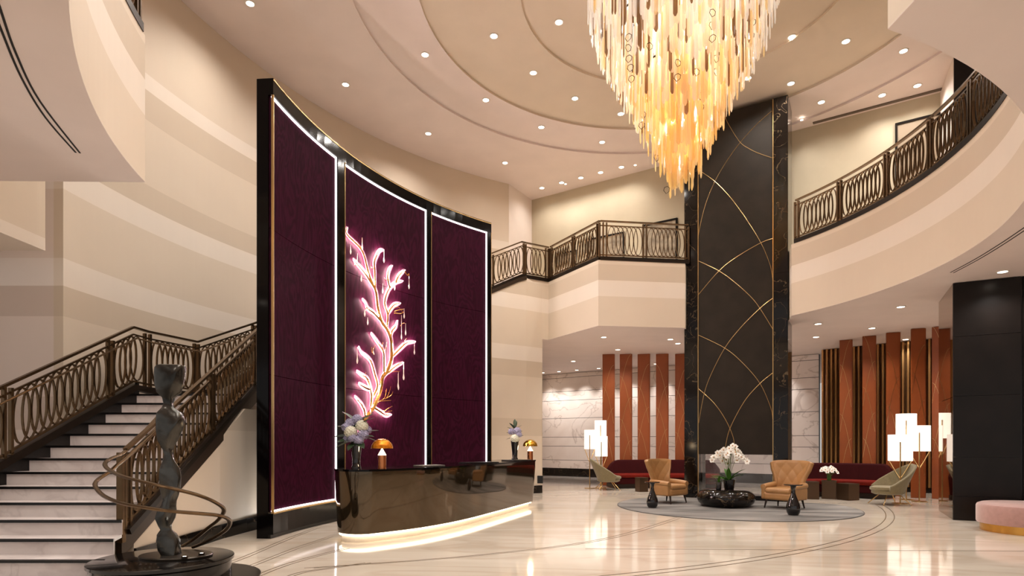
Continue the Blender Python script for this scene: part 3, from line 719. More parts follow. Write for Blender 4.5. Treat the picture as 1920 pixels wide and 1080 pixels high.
def fin(x, y, rz, wdt, label, seed, hgt=Z1-.012, z0=.004):
    f_ = thing('leather_fin', label, 'panel', (x, y, 0), rz, 'orange leather fin panels')
    MB().box((0, 0, (hgt+z0)/2), (wdt, .07, hgt-z0)).build('board', M['fin_leather'], f_, bevel=.006)
    MB().box((wdt/2+.012, .05, (hgt+z0)/2), (.025, .11, hgt-z0)).build('edge_strip', M['fin_leather'], f_)
    rng = random.Random(seed); hw = wdt/2-.01
    zc = .2+rng.random()*.5; sgn = 1 if seed % 2 else -1
    while zc < hgt-1.2:
        pts = [(sgn*(-hw+2*hw*t), -.037, zc+1.25*(1-(1-t)**1.8)) for t in [i/10 for i in range(11)]]
        MB().sweep(pts, .008, .006).build('gold_inlay', M['brass'], f_); sgn = -sgn; zc += .72
    return f_
pos = ['first', 'second', 'third', 'fourth']
for i, (px, top) in enumerate(((1585.5, 637), (1629, 629.5), (1674, 623), (1721, 615.5))):
    d = (Z1-EYE)*FPX/(HOR-top); x = (px-960)*d/FPX
    fin(x, d, R_(-27+3*i), .31, ['leftmost orange leather fin before the gold slats, right of the pillar', 'second orange leather fin from the left before the gold slats', 'third orange leather fin from the left before the gold slats', 'fourth orange leather fin before the gold slats, behind the floor lamps'][i], i+3)
d = 15.35; fin((1763-960)*d/FPX, d, R_(-58), .36, 'narrow-looking orange leather fin beside the black stone pier', 8)
for i, px in enumerate((1140.5, 1173, 1206.5, 1241, 1277)):
    d = 20.2-.02*i; fin((px-960)*d/FPX, d, R_(-12-2*i), .385, ['leftmost orange leather fin, beside the floor lamps near the marble wall', 'second orange leather fin in front of the marble wall', 'middle orange leather fin in front of the marble wall, above the sofa', 'fourth orange leather fin in front of the marble wall', 'orange leather fin half hidden by the left edge of the tall pillar'][i], 20+i)

# ------------------------------------------------------------------ chandelier
CH = (3.17, 11.2)
chn = thing('chandelier', 'huge conical chandelier of hanging white and amber glass rods', 'chandelier', (CH[0], CH[1], ZC+.3))
def cz(z): return z-(ZC+.3)
prof = [(6.25, .18), (6.55, .36), (6.9, .52), (7.3, .74), (7.75, .97), (8.2, 1.22), (8.6, 1.42), (9.0, 1.58), (9.4, 1.68), (9.8, 1.70)]
def rad(z):
    if z <= prof[0][0]: return prof[0][1]
    for (a, ra), (b, rb) in zip(prof, prof[1:]):
        if z <= b: return ra+(rb-ra)*(z-a)/(b-a)
    return prof[-1][1]
rng = random.Random(3)
rods = []
for layer, (dr, dens) in enumerate(((0, .062), (.20, .085), (.45, .13))):
    z = 6.22
    while z < 9.75:
        r = rad(z)-dr
        if r > .06:
            nn = max(5, int(2*PI*r/dens)); ph = rng.random()*6
            for j in range(nn):
                a = ph+2*PI*j/nn+rng.uniform(-.4, .4)*2*PI/nn; rr0 = r+rng.uniform(-.07, .05)
                zb = z+rng.uniform(-.14, .16); ln = rng.uniform(.5, .95)
                ln = min(ln, ZC+.25-zb)
                if ln < .2: continue
                t = (zb-6.2)/3.4+rng.uniform(-.22, .22)
                mt = 'rod_honey' if t < .14 else 'rod_amber' if t < .36 else 'rod_cream' if t < .62 else 'rod_white'
                if rng.random() < .09: mt = 'rod_amber'
                if t > .3 and rng.random() < .10: mt = 'rod_smoke'
                rods.append((rr0*math.cos(a), rr0*math.sin(a), zb, ln, a, mt, rng.choice((.018, .024, .030))))
        z += .30
def rod_geo(m_, x, y, z0, ln, rz, r):
    pr_ = [(r*.35, 0), (r, .05), (r, ln), (r*.6, ln+.01)]
    ca, sa = math.cos(rz), math.sin(rz); rings = []
    for rr1, h in pr_:
        ring_ = []
        for k_ in range(6):
            u_, v_ = rr1*1.25*math.cos(2*PI*k_/6), rr1*.55*math.sin(2*PI*k_/6)
            ring_.append((x-sa*u_+ca*v_, y+ca*u_+sa*v_, z0+h))
        rings.append(ring_)
    m_.loft(rings)
cdv = Vector((-CH[0], -CH[1])).normalized()
rods.sort(key=lambda q: -(Vector((q[0], q[1])).dot(cdv)-.15*q[2]))
cache = {}
for x, y, zb, ln, a, mt, r in rods[:300]:
    key = (mt, r, round(ln, 1))
    if key not in cache:
        mm = MB(); rod_geo(mm, 0, 0, 0, round(ln, 1), 0, r); cache[key] = mm.mesh('glass_rod', M[mt])
    inst('glass_rod', cache[key], chn, (x, y, cz(zb)), (0, 0, a))
for mt in ('rod_honey', 'rod_amber', 'rod_cream', 'rod_white', 'rod_smoke'):
    mm = MB()
    for x, y, zb, ln, a, m2, r in rods[300:]:
        if m2 == mt: rod_geo(mm, x, y, cz(zb), ln, a, r)
    if mm.v: tag(mm.build('rod_mass', M[mt], chn), kind='stuff')
for z in (7.0, 7.9, 8.8, 9.6):
    r = rad(z)-.3
    MB().tube([(r*math.cos(2*PI*i/32), r*math.sin(2*PI*i/32), cz(z+.5)) for i in range(33)], .018, 6).build('hoop', M['rail_dark'], chn)
for i in range(26):
    a = rng.random()*2*PI; r = rng.uniform(.4, 1.3); zb = 9.0+rng.uniform(-.7, .5)
    MB().box((r*math.cos(a), r*math.sin(a), cz((zb+10.1)/2)), (.06, .02, 10.1-zb), a).build('bronze_bar', M['rail_bronze'], chn)
MB().tube([(0, 0, cz(6.9)), (0, 0, cz(10.2))], .03, 8).build('stem', M['rail_dark'], chn)
dm = MB(); pts = [(.012, 0, .065), (.055, 0, .03), (.045, 0, -.03), (-.01, 0, -.07), (-.055, 0, -.01), (-.04, 0, .045), (.012, 0, .065)]
dm.tube(pts, .006, 4); dme = dm.mesh('wire_diamond', M['rail_dark'])
for px, py in [(1178, 70), (1178, 90), (1179, 110), (1182, 127), (1184, 148), (1206, 215), (1203, 235), (1270, 145), (1336, 24), (1335, 48), (1336, 72), (1377, 69), (1377, 93), (1343, 110), (1343, 135), (1314, 180), (1314, 202), (1411, 42), (1409, 66), (1218, 87), (1231, 296), (1250, 356), (1306, 135), (1271, 118)]:
    zz_ = at(px, py, 9.9).z; r = rad(min(9.7, zz_+.1))+.06; xo = (px-1277)/FPX*10
    dd = math.sqrt(max(.01, r*r-xo*xo)); p = at(px, py, CH[1]-dd*.95)
    inst('wire_diamond', dme, chn, (p.x-CH[0], p.y-CH[1], cz(p.z)), (0, 0, rng.uniform(-.5, .5)), (1, 1, 1))
bm_ = MB().sphere((0, 0, 0), .035, 8, 6).mesh('bulb', M['bulb_glow'], True)
for i in range(26):
    z = rng.uniform(7.0, 9.9); a = rng.random()*2*PI; r = rad(z)*rng.uniform(.2, .7)
    inst('bulb', bm_, chn, (r*math.cos(a), r*math.sin(a), cz(z)))
for z, e in ((6.9, 24), (7.6, 50), (8.3, 78), (9.0, 105), (9.5, 105)):
    l = bpy.data.lights.new('chandelier_light', 'POINT'); l.energy = e; l.color = (1, .93, .84); l.shadow_soft_size = .25
    o = bpy.data.objects.new('chandelier_light', l); COL.objects.link(o); o.parent = chn; o.location = (0, 0, cz(z))

# ------------------------------------------------------------------ downlights
rm = MB().lathe([(.075, 0), (.10, 0), (.10, -.012), (.075, -.012), (.075, 0)], 20).mesh('trim_ring', M['trim_white'], True)
lm = MB().lathe([(.0, -.004), (.072, -.004), (.072, -.010), (.0, -.010)], 16).mesh('lens', M['lens_glow'])
def downlight(p, label, watts, group, size=120, blend=.8, aim=None, vis=True, scale=1.0):
    t = thing('downlight', label, 'downlight', tuple(p), 0, group)
    if vis:
        inst('trim_ring', rm, t, scale=(scale,)*3); inst('lens', lm, t, scale=(scale,)*3)
    l = bpy.data.lights.new('downlight_beam', 'SPOT'); l.energy = watts*1.0; l.color = LAMPCOL; l.spot_size = R_(size); l.spot_blend = blend; l.shadow_soft_size = .07
    o = bpy.data.objects.new('downlight_beam', l); COL.objects.link(o); o.parent = t; o.location = (0, 0, -.03)
    if aim is not None:
        o.rotation_euler = (Vector(aim)-Vector(p)-Vector((0, 0, -.03))).to_track_quat('-Z', 'Y').to_euler()
    return t
hi = [(469, 6, 'above the left stair'), (648, 158, 'left of the dome, above the left purple field'), (797, 102, 'on the outer dome step above the purple screen'), (926, 67, 'on the middle dome step left of the chandelier'), (1048, 41, 'nearest the left edge of the chandelier top'),
  (1000, 136, 'on the middle dome step, second one down'), (911, 187, 'on the outer dome step above the middle purple field'), (803, 250, 'just above the middle purple field near the curved wall'), (1078, 184, 'left of the chandelier on the middle step'), (1015, 238, 'on the outer ceiling above the right purple field'),
  (947, 305, 'nearest the end of the curved wall'), (1129, 266, 'left of the chandelier tip'), (1164, 213, 'touching the left outline of the chandelier'), (1016, 352, 'first of the small row above the gallery, farthest left'), (1053, 342, 'second of the small row above the gallery'), (1089, 333, 'third of the small row above the gallery'),
  (1126, 323, 'fourth of the small row above the gallery'), (1165, 313, 'last of the small row above the gallery, by the chandelier'), (1402, 146, 'right of the chandelier just above the pillar'), (1485, 69, 'highest right of the chandelier'), (1586, 77, 'on the dome step above the right gallery'), (1694, 95, 'farthest right near the balcony corner'),
  (1483, 156, 'beside the top right corner of the pillar'), (1540, 191, 'right of the pillar over the gallery'), (1654, 178, 'in the middle of the gallery ceiling at right'), (1720, 160, 'nearest the dark portal over the gallery')]
for px, py, s in hi:
    z = ZC
    for _ in range(4): p = atz(px, py, z); z = ceil_z(p.x, p.y)
    p = atz(px, py, z); small_ = py > 300
    downlight((p.x, p.y, z-.002), 'recessed ceiling downlight '+s, HIGH_W*(.30 if small_ else .45 if px > 1500 and py > 150 else 1), 'downlights in the tall ceiling', 148, scale=1.0)
for x, y in ((-6.5, 7.0), (-4, 3.0), (-1.5, 6.5), (2.0, 5.5), (5.5, 6.0), (6.0, 9.0), (-2.5, 10.0), (1.0, 8.8), (-.3, 2.2), (.2, 4.2), (1.6, 3.4), (-1.0, 5.2), (-3.2, 7.6), (-4.13, 9.55), (-4.2, 10.8)):  # unseen lamps added to brighten walls and floor
    downlight((x, y, ceil_z(x, y)-.002), 'ceiling downlight added as fill above the picture, outside the frame', HIGH_W*(1.7 if y < 5.5 else 1), 'added downlights out of view', 148)
lowl = [(1132, 632, 'over the left lounge near the gallery edge'), (1257, 636, 'over the left lounge next to the pillar'), (1075, 677, 'between the gallery edge and the marble wall'), (1689, 575, 'in the balcony soffit above the fins'), (1534, 607, 'in the balcony soffit right of the pillar'), (1880, 509, 'above the black stone pier')]
for px, py, s in lowl:
    p = atz(px, py, Z1-.006); downlight(p, 'recessed soffit downlight '+s, LOW_W, 'downlights in the lounge soffit', 130)
for i, s in enumerate((.55, 1.35, 2.2, 3.2, 4.3, 5.6, 7.0, 8.4, 9.8)):
    p = WA+wd_*s+wn*.75; lab = ['leftmost wall-wash downlight above the marble wall', 'second wall-wash downlight above the marble wall', 'third wall-wash downlight above the marble wall'][i] if i < 3 else 'wall-wash downlight behind the orange fins or pillar'
    downlight((p.x, p.y, Z1-.006), lab, 230, 'wall-wash downlights', 75, .9, aim=(p.x-wn.x*.55, p.y-wn.y*.55, 2.6), scale=.9)
for x, y in ((3.4, 19.2), (5.0, 18.0), (6.5, 18.6), (8.6, 16.9), (9.4, 15.6), (10.6, 13.5), (8.6, 8.5), (12.3, 15.4), (11.4, 17.3), (7.3, 3)):  # extra soffit lamps added to lift the lounge
    downlight((x, y, Z1-.006), 'soffit downlight added as lounge fill, behind pillar, fins or pier', LOW_W, 'added downlights out of view', 130)
for i, (x, y) in enumerate(((-5.4, 5.2), (-5.9, 5.6), (-7.6, 6.0), (-4.0, 3.6), (-6.0, 3.6), (-2.6, 1.8))):  # unseen soffit lamps added to lift the lower left side
    downlight((x, y, Z1-.006), 'soffit downlight added as fill under the left balcony, outside the frame', LOW_W*.32, 'added downlights out of view', 130)
# gallery wall washers, standing on the gallery floor behind the railing
for i, s in enumerate((1.6, 4.0, 6.4, 8.6)):
    gd = (Vector((10.55, 14.26, 0))-Vector((.69, 20.8, 0))).normalized(); gn = Vector((gd.y, -gd.x, 0)); p = Vector((.69, 20.8, 0))+gd*s+gn*.5
    downlight((p.x, p.y, ZC-.004), 'wall-wash downlight over the gallery wall behind the chandelier', 34, 'gallery wall washers', 80, .9, aim=(p.x-gn.x*.5, p.y-gn.y*.5, 7.2), scale=.5)

# ------------------------------------------------------------------ pictures on the gallery wall
def picture(s0, s1, z0, z1, label, paper='picture_paper'):
    A = Vector((.69, 20.8, 0)); gd = (Vector((10.55, 14.26, 0))-A).normalized(); gn = Vector((gd.y, -gd.x, 0)); rz = math.atan2(gd.y, gd.x)
    c = A+gd*((s0+s1)/2)+gn*.03; t = thing('framed_picture', label, 'picture', (c.x, c.y, (z0+z1)/2), rz); wx, hz = s1-s0, z1-z0
    for sx in (-1, 1): MB().box((sx*(wx/2-.025), 0, 0), (.05, .05, hz)).build('frame_side', M['picture_frame'], t)
    for sz in (-1, 1): MB().box((0, 0, sz*(hz/2-.025)), (wx-.1, .05, .05)).build('frame_rail', M['picture_frame'], t)
    MB().box((0, .01, 0), (wx-.1, .02, hz-.1)).build('print', M[paper], t)
picture(.95, 1.75, 7.0, 7.85, 'small dark framed picture behind the angled gallery railing')
picture(2.15, 3.45, 6.95, 8.12, 'black framed botanical picture above the gallery railing, left one')
picture(4.05, 5.15, 6.9, 8.2, 'black framed dark picture next to the tall pillar')
picture(10.65, 11.75, 7.4, 9.4, 'large framed pale picture behind the curved right railing', 'picture_mat')

# ------------------------------------------------------------------ sculpture on podium
PC = Vector((-3.62, 6.20, 0))
pod = thing('podium', 'round black podium carrying the abstract sculpture', 'podium', tuple(PC))
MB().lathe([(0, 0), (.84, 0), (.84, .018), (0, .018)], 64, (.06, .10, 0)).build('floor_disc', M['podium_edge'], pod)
MB().lathe([(0, .018), (.645, .018), (.645, .20), (.67, .22), (.67, .25), (.655, .256), (0, .256)], 64).build('drum', M['podium_black'], pod, smooth=True)
MB().lathe([(0, .256), (.36, .256), (.365, .275), (.355, .285), (0, .285)], 48, (.10, .06, 0), 1, .75).build('plate', M['podium_edge'], pod, smooth=True)
for i, (px, py, dd) in enumerate(((346, 1047, 6.02), (378, 1039, 6.2))):
    p = at(px, py, dd)-PC
    l = thing('uplight', ['nearer small uplight on the black podium', 'farther small uplight on the black podium'][i], 'light', (PC.x+p.x, PC.y+p.y, .285), 0, 'podium uplights')
    MB().lathe([(0, 0), (.03, 0), (.03, .022), (.022, .022), (.022, .012), (0, .012)], 16).build('housing', M['rail_dark'], l, smooth=True)
    MB().lathe([(0, .013), (.02, .013), (.018, .019), (0, .021)], 12).build('lens', M['lens_glow'], l)
    s_ = bpy.data.lights.new('uplight_beam', 'SPOT'); s_.energy = 12; s_.color = LAMPCOL; s_.spot_size = R_(60); s_.shadow_soft_size = .02
    o = bpy.data.objects.new('uplight_beam', s_); COL.objects.link(o); o.parent = l; o.location = (0, 0, .03); o.rotation_euler = (Vector((-.25, .02, .9))).to_track_quat('-Z', 'Y').to_euler()
for i, dd in enumerate((10.55, 11.4)):   # unseen uplights added to brighten the stair wall behind the screen
    l = thing('uplight', ['unseen uplight added behind the left edge of the purple screen', 'farther unseen uplight added behind the purple screen'][i], 'light', (-4.05+.25*i, dd, 0), 0, 'added stair wall uplights')
    MB().lathe([(0, 0), (.05, 0), (.05, .006), (.035, .006), (.035, .003), (0, .003)], 16).build('housing', M['rail_dark'], l, smooth=True)
    MB().lathe([(0, .0035), (.033, .0035), (.03, .005), (0, .0055)], 12).build('lens', M['lens_glow'], l)
    s_ = bpy.data.lights.new('uplight_beam', 'SPOT'); s_.energy = 110; s_.color = LAMPCOL; s_.spot_size = R_(165); s_.spot_blend = 1; s_.shadow_soft_size = .05
    o = bpy.data.objects.new('uplight_beam', s_); COL.objects.link(o); o.parent = l; o.location = (0, 0, .03); o.rotation_euler = Vector((-.35, -.35, 1)).to_track_quat('-Z', 'Y').to_euler()
# totem: (row in px of the detail view, left, right, depth, twist)
tot = [(975, 368, 440, .16, 0), (950, 352, 436, .17, 4), (910, 342, 436, .16, 8), (880, 342, 425, .14, 12), (858, 350, 408, .11, 14), (835, 342, 404, .12, 6), (800, 336, 412, .14, -6), (765, 340, 426, .13, -12), (740, 352, 430, .11, -16), (715, 364, 428, .10, -14), (690, 362, 432, .11, -6), (650, 358, 440, .13, 6), (600, 354, 444, .13, 10), (560, 354, 438, .12, 12), (520, 362, 420, .10, 10), (490, 372, 412, .085, 4), (470, 368, 410, .085, -4), (452, 358, 412, .10, -8), (420, 345, 428, .14, -8), (370, 343, 446, .17, -5), (325, 344, 460, .17, 0), (290, 346, 448, .16, 6), (265, 358, 420, .12, 8), (245, 368, 412, .10, 6), (215, 364, 418, .11, 0), (190, 345, 440, .15, -4), (150, 335, 452, .18, -6), (100, 334, 458, .18, -4), (72, 338, 462, .17, 0), (60, 346, 460, .15, 2), (56, 360, 450, .10, 4)]
mm = MB(); rings = []
for y_, l_, r_, dp, tw in tot:
    yy = 660+y_/2.572; a_ = at(160+l_/2.572, yy, 6.2); b_ = at(160+r_/2.572, yy, 6.2)
    cx = (a_.x+b_.x)/2-PC.x; hw = (b_.x-a_.x)/2*(.84 if r_-l_ < 64 else 1.05); z = a_.z; rg = []
    for k_ in range(24):
        t_ = 2*PI*k_/24; ct, s_t = math.cos(t_), math.sin(t_)
        u_ = hw*math.copysign(abs(ct)**.42, ct); v_ = dp/2*math.copysign(abs(s_t)**.42, s_t); tw_ = R_(tw*2.6)
        rg.append((cx+u_*math.cos(tw_)-v_*math.sin(tw_), u_*math.sin(tw_)+v_*math.cos(tw_)+.04, z))
    rings.append(rg)
z_min = rings[0][0][2]
mm.loft(rings)
tt = MB(); tt.v = [(x, y, z-z_min) for x, y, z in mm.v]; tt.f = mm.f
sca = tt.build('abstract_sculpture', M['sculpture_metal'], smooth=True, loc=(PC.x, PC.y, .286))
tag(sca, 'dark hammered metal totem sculpture of stacked twisted blocks', 'sculpture')

# ------------------------------------------------------------------ things on the desk
DT = 1.066
def leafmesh(name, ln, wd, mat, bend=.3):
    m_ = MB(); n_ = 6; vs = []
    for i in range(n_+1):
        t = i/n_; w_ = wd/2*math.sin(PI*min(1, t*.94+.06))**.8; z = -bend*ln*t*t
        vs += [(ln*t, -w_, z+.12*w_), (ln*t, 0, z-.15*w_), (ln*t, w_, z+.12*w_)]
    fs = []
    for i in range(n_):
        for j in range(2): fs.append((i*3+j, i*3+j+1, (i+1)*3+j+1, (i+1)*3+j))
    m_.add(vs, fs); return m_.mesh(name, M[mat], True)
lf_big = leafmesh('leaf', .26, .10, 'leaf_dark'); lf_small = leafmesh('leaf', .16, .07, 'leaf_dark', .2); lf_orch = leafmesh('leaf', .34, .085, 'leaf', .55)
def head_mesh(r, mat, seed):
    rg_ = random.Random(seed); m_ = MB(); n_ = 70
    for i in range(n_):   # a ball of four-petalled florets
        z = 1-2*(i+.5)/n_; a = i*2.39996; q = math.sqrt(1-z*z); nrm = Vector((q*math.cos(a), q*math.sin(a), z))
        if z < -.75: continue
        u_ = nrm.orthogonal().normalized(); v_ = nrm.cross(u_); ro = rg_.random()*PI; c_ = nrm*r*rg_.uniform(.9, 1.05)
        for k_ in range(4):
            b_ = ro+k_*PI/2; d_ = u_*math.cos(b_)+v_*math.sin(b_); e_ = nrm.cross(d_); s_ = r*.30
            m_.add([c_, c_+d_*s_*.7-e_*s_*.42+nrm*.004, c_+d_*s_+nrm*.008, c_+d_*s_*.7+e_*s_*.42+nrm*.004], [(0, 1, 2, 3)])
    m_.sphere((0, 0, 0), r*.86, 10, 7)
    return m_.mesh('flower_head', M[mat], False)
def bouquet(x, y, label, heads, leaves, hv, rt, rb, sc_=1):
    v = thing('vase', label[0], 'vase', (x, y, DT))
    MB().lathe([(0, 0), (rb*1.25, 0), (rb*1.25, .02), (rb, .045), (rb*1.05, .15), (rt, hv), (rt-.008, hv), (rb*.9, .16), (0, .05)], 24).build('body', M['vase_glass'], v, smooth=True)
    b = thing('hydrangea_bouquet', label[1], 'flowers', (x, y, DT+hv-.05))
    hm = {}
    for (dx, dy, dz, r, kd) in heads:
        mt = 'hydrangea_white' if kd else 'hydrangea_lavender'
        key = (mt, r)
        if key not in hm: hm[key] = head_mesh(r, mt, len(hm))
        inst('flower_head', hm[key], b, (dx, dy, dz), (0, 0, rng.random()*6))
        MB().tube([(dx*.15, dy*.15, -hv*.4), (dx*.3, dy*.3, 0), (dx, dy, dz)], .005, 5).build('stem', M['stem_green'], b)
    for (az, el, dz, big_) in leaves:
        inst('leaf', lf_big if big_ else lf_small, b, (0, 0, dz), (rng.uniform(-.4, .4), -R_(el), R_(az)), (sc_,)*3)
p = atz(653, 879.5, DT)
bouquet(-2.34, 8.98, ('tall dark glass vase at the left end of the desk', 'large bouquet of white and lavender hydrangeas at the desk\'s left end'),
  [(-.06, -.10, .17, .085, 1), (.10, -.06, .26, .085, 1), (-.10, .02, .30, .075, 0), (.12, -.09, .13, .075, 0), (.0, .05, .36, .075, 0), (-.02, -.13, .08, .06, 0), (.07, -.13, .05, .065, 0), (-.14, -.06, .24, .06, 0), (.16, .02, .2, .06, 0), (-.12, -.08, .07, .05, 0)],
  [(200, 15, .10, 1), (170, 35, .16, 1), (185, -5, .05, 1), (230, 10, .05, 1), (-10, 5, .10, 1), (-30, 20, .08, 1), (10, 30, .12, 1), (120, 60, .25, 0), (60, 60, .25, 0), (-60, 0, .02, 1), (-100, -5, .02, 1), (180, 60, .22, 0), (205, 25, .2, 1), (-20, 40, .25, 1), (150, 50, .3, 1), (30, 45, .3, 1)], .42, .088, .058, 1.25)
p = atz(955, 862, DT)
bouquet(.06, 12.75, ('dark glass vase at the right end of the desk', 'smaller spiky bouquet with white hydrangeas at the desk\'s right end'),
  [(.0, -.10, .10, .085, 1), (.05, -.02, .26, .08, 0), (-.07, .0, .25, .07, 0), (.09, -.05, .18, .06, 0)],
  [(180, 45, .25, 1), (160, 30, .18, 1), (200, 60, .3, 1), (20, 50, .28, 1), (0, 20, .15, 1), (-20, 35, .2, 1), (90, 80, .35, 1), (60, 75, .32, 1), (230, 10, .08, 0), (-50, 0, .06, 0), (170, 5, .12, 1), (10, 0, .08, 0)], .42, .088, .055, .72)
def mushroom(x, y, label, dome, basem, s=1.0):
    t = thing('table_lamp', label, 'table lamp', (x, y, DT)); 
    MB().lathe([(0, 0), (.062*s, 0), (.062*s, .20*s), (0, .20*s)], 28).build('base', M[basem], t, smooth=True)
    MB().lathe([(.062*s, .20*s), (.062*s, .205*s), (.004, .31*s), (0, .31*s)], 28).build('cone', M['bulb_hot'], t, smooth=True)
    MB().lathe([(.165*s*math.cos(R_(a)), .305*s+.15*s*math.sin(R_(a))) for a in (0, 10, 22, 35, 48, 60, 72, 82, 89.5)], 36).build('dome', M[dome], t, smooth=True)
    l = bpy.data.lights.new('table_lamp_light', 'POINT'); l.energy = 9; l.color = (1, .72, .42); l.shadow_soft_size = .05
    o = bpy.data.objects.new('table_lamp_light', l); COL.objects.link(o); o.parent = t; o.location = (.0, -.10*s, .25*s)
mushroom(-1.94, 8.92, 'mushroom table lamp with amber glass dome beside the large bouquet', 'amber_glass', 'copper', .98)
mushroom(.40, 13.15, 'mushroom table lamp with polished brass dome at the desk\'s right end', 'amber_metal', 'copper', 1.0)
t = thing('tray', 'flat black tray under the right vase on the desk', 'tray', (.10, 12.72, DT), .9)
MB().box((0, 0, .012), (.62, .34, .024)).build('board', M['plastic_black'], t, bevel=.006); t.location.z = DT
for o in bpy.data.objects:
    if o.parent is None and o.name.startswith('vase') and o.location.y > 12: o.location.z = DT+.024
t = thing('brochure', 'open brochure lying on the desk right of the amber lamp', 'booklet', (-1.36, 9.82, DT), .7)
for s_ in (-1, 1): MB().box((s_*.11, 0, .009), (.21, .28, .014)).build('page_block', M['paper_grey'], t)
MB().box((0, 0, .002), (.45, .29, .004)).build('cover', M['plastic_black'], t)
t = thing('brochure', 'closed black folder lying near the middle of the desk', 'booklet', (-.62, 11.25, DT), .6)
MB().box((0, 0, .004), (.7, .34, .008)).build('cover', M['plastic_black'], t); MB().box((0, 0, .014), (.68, .32, .012)).build('page_block', M['plastic_black'], t)

# ------------------------------------------------------------------ seating group on the rug
rug = thing('round_rug', 'large round grey streaked rug under the wing chairs', 'rug', (4.99, 13.5, 0))
def rug_outline(r):               # round, notched where it meets the pillar
    out = []
    PA, PB = Vector((4.55, 15.77, 0)), Vector((6.70, 14.50, 0)); d = (PB-PA).normalized(); nn = Vector((-d.y, d.x, 0))
    for i in range(128):
        p = Vector((4.99+r*math.cos(2*PI*i/128), 13.5+r*math.sin(2*PI*i/128), 0)); v = (p-PA).dot(nn)
        if v > -.03: p = p-nn*(v+.03)
        out.append((p.x-4.99, p.y-13.5))
    return out
MB().prism(rug_outline(2.55), .002, .014).build('pile', M['rug_wool'], rug)
MB().prism(rug_outline(2.57), .001, .011).build('binding', M['rug_edge'], rug)
RZ = .014
tb = thing('coffee_table', 'black veined marble pebble coffee table on the round rug', 'coffee table', (4.85, 13.55, RZ))
MB().lathe([(0, 0), (.42, 0), (.53, .03), (.60, .09), (.635, .18), (.61, .27), (.54, .34), (.44, .375), (.2, .382), (0, .382)], 64).build('body', M['black_marble'], tb, smooth=True)
TZ = RZ+.382
v1 = thing('vase', 'wide black glass pot holding the orchids on the marble table', 'vase', (4.90, 13.48, TZ)); MB().lathe([(0, 0), (.10, 0), (.105, .02), (.12, .10), (.145, .22), (.14, .22), (.11, .10), (0, .05)], 24).build('body', M['vase_glass'], v1, smooth=True)
v2 = thing('vase', 'small dark glass vase left of the orchid pot', 'vase', (4.62, 13.36, TZ)); MB().lathe([(0, 0), (.055, 0), (.06, .02), (.065, .17), (.06, .17), (.055, .03), (0, .02)], 20).build('body', M['vase_glass'], v2, smooth=True)
for az, el in ((200, 40), (-60, 45), (-100, 70), (160, 75)): inst('leaf', lf_orch, v2, (0, 0, .15), (0, -R_(el), R_(az)), (.7,)*3)
orc = thing('orchid_plant', 'white orchids with broad green leaves on the marble table', 'plant', (4.90, 13.48, TZ+.16))
pm = MB()
for k_ in range(5):
    a = 2*PI*k_/5+.3; wdt = .62 if k_ % 2 else .45
    ca, sa = math.cos(a), math.sin(a); f_ = .036
    pts = [(0, 0, 0), (f_*.6, -f_*wdt, .004), (f_, -f_*wdt*.6, .006), (f_*1.15, 0, .003), (f_, f_*wdt*.6, .006), (f_*.6, f_*wdt, .004)]
    pm.add([(x*ca-y*sa, x*sa+y*ca, z) for x, y, z in pts], [(0, 1, 2, 3, 4, 5)])
pme = pm.mesh('blossom', M['petal_white']); cme = MB().sphere((0, 0, .008), .009, 6, 4).mesh('centre', M['orchid_centre'])
rg2 = random.Random(11)
for i in range(9):
    a = 2*PI*i/9+.2; rch = rg2.uniform(.14, .30); hgt = rg2.uniform(.55, .80)
    ex = rch*math.cos(a)*1.15; ey = rch*math.sin(a)*.7
    pts = curved([(0, 0, 0), (ex*.25, ey*.25, hgt*.6), (ex*.6, ey*.6, hgt), (ex, ey, hgt*.93), (ex*1.25, ey*1.25, hgt*.78)], 5)
    MB().tube(pts, .005, 5).build('stem', M['stem_green'], orc)
    for j in range(9):
        p = pts[min(len(pts)-1, 8+int(j*1.5))]; q = Vector((rg2.uniform(-.035, .035), rg2.uniform(-.035, .035), rg2.uniform(-.03, .03)))
        n_ = Vector((rg2.uniform(-.6, .6)-.3, -1, rg2.uniform(-.2, .6))); b_ = inst('blossom', pme, orc, p+q, n_.to_track_quat('Z', 'Y').to_euler(), (1.6,)*3)
        inst('centre', cme, b_)
for i in range(13):
    a = i*28+5; inst('leaf', lf_orch, orc, (0, 0, .02), (rg2.uniform(-.3, .3), -R_(rg2.uniform(35, 80)), R_(a)), (rg2.uniform(.95, 1.3),)*3)

def drop_table(x, y, label, s=1.0, zb=RZ):
    t = thing('side_table', label, 'side table', (x, y, zb))
    MB().lathe([(0, 0), (.085*s, 0), (.115*s, .05*s), (.128*s, .12*s), (.115*s, .20*s), (.075*s, .30*s), (.045*s, .38*s), (.034*s, .46*s), (.045*s, .52*s), (.06*s, .545*s)], 32).build('drop_body', M['vase_glass'], t, smooth=True)
    MB().lathe([(0, .545*s), (.06*s, .545*s), (.155*s, .552*s), (.165*s, .562*s), (.165*s, .572*s), (0, .572*s)], 36).build('table_top', M['vase_glass'], t, smooth=True)
drop_table(3.10, 13.2, 'glossy black drop-shaped side table beside the left wing chair')
drop_table(5.58, 11.85, 'glossy black drop-shaped side table in front of the right wing chair', 1.07)

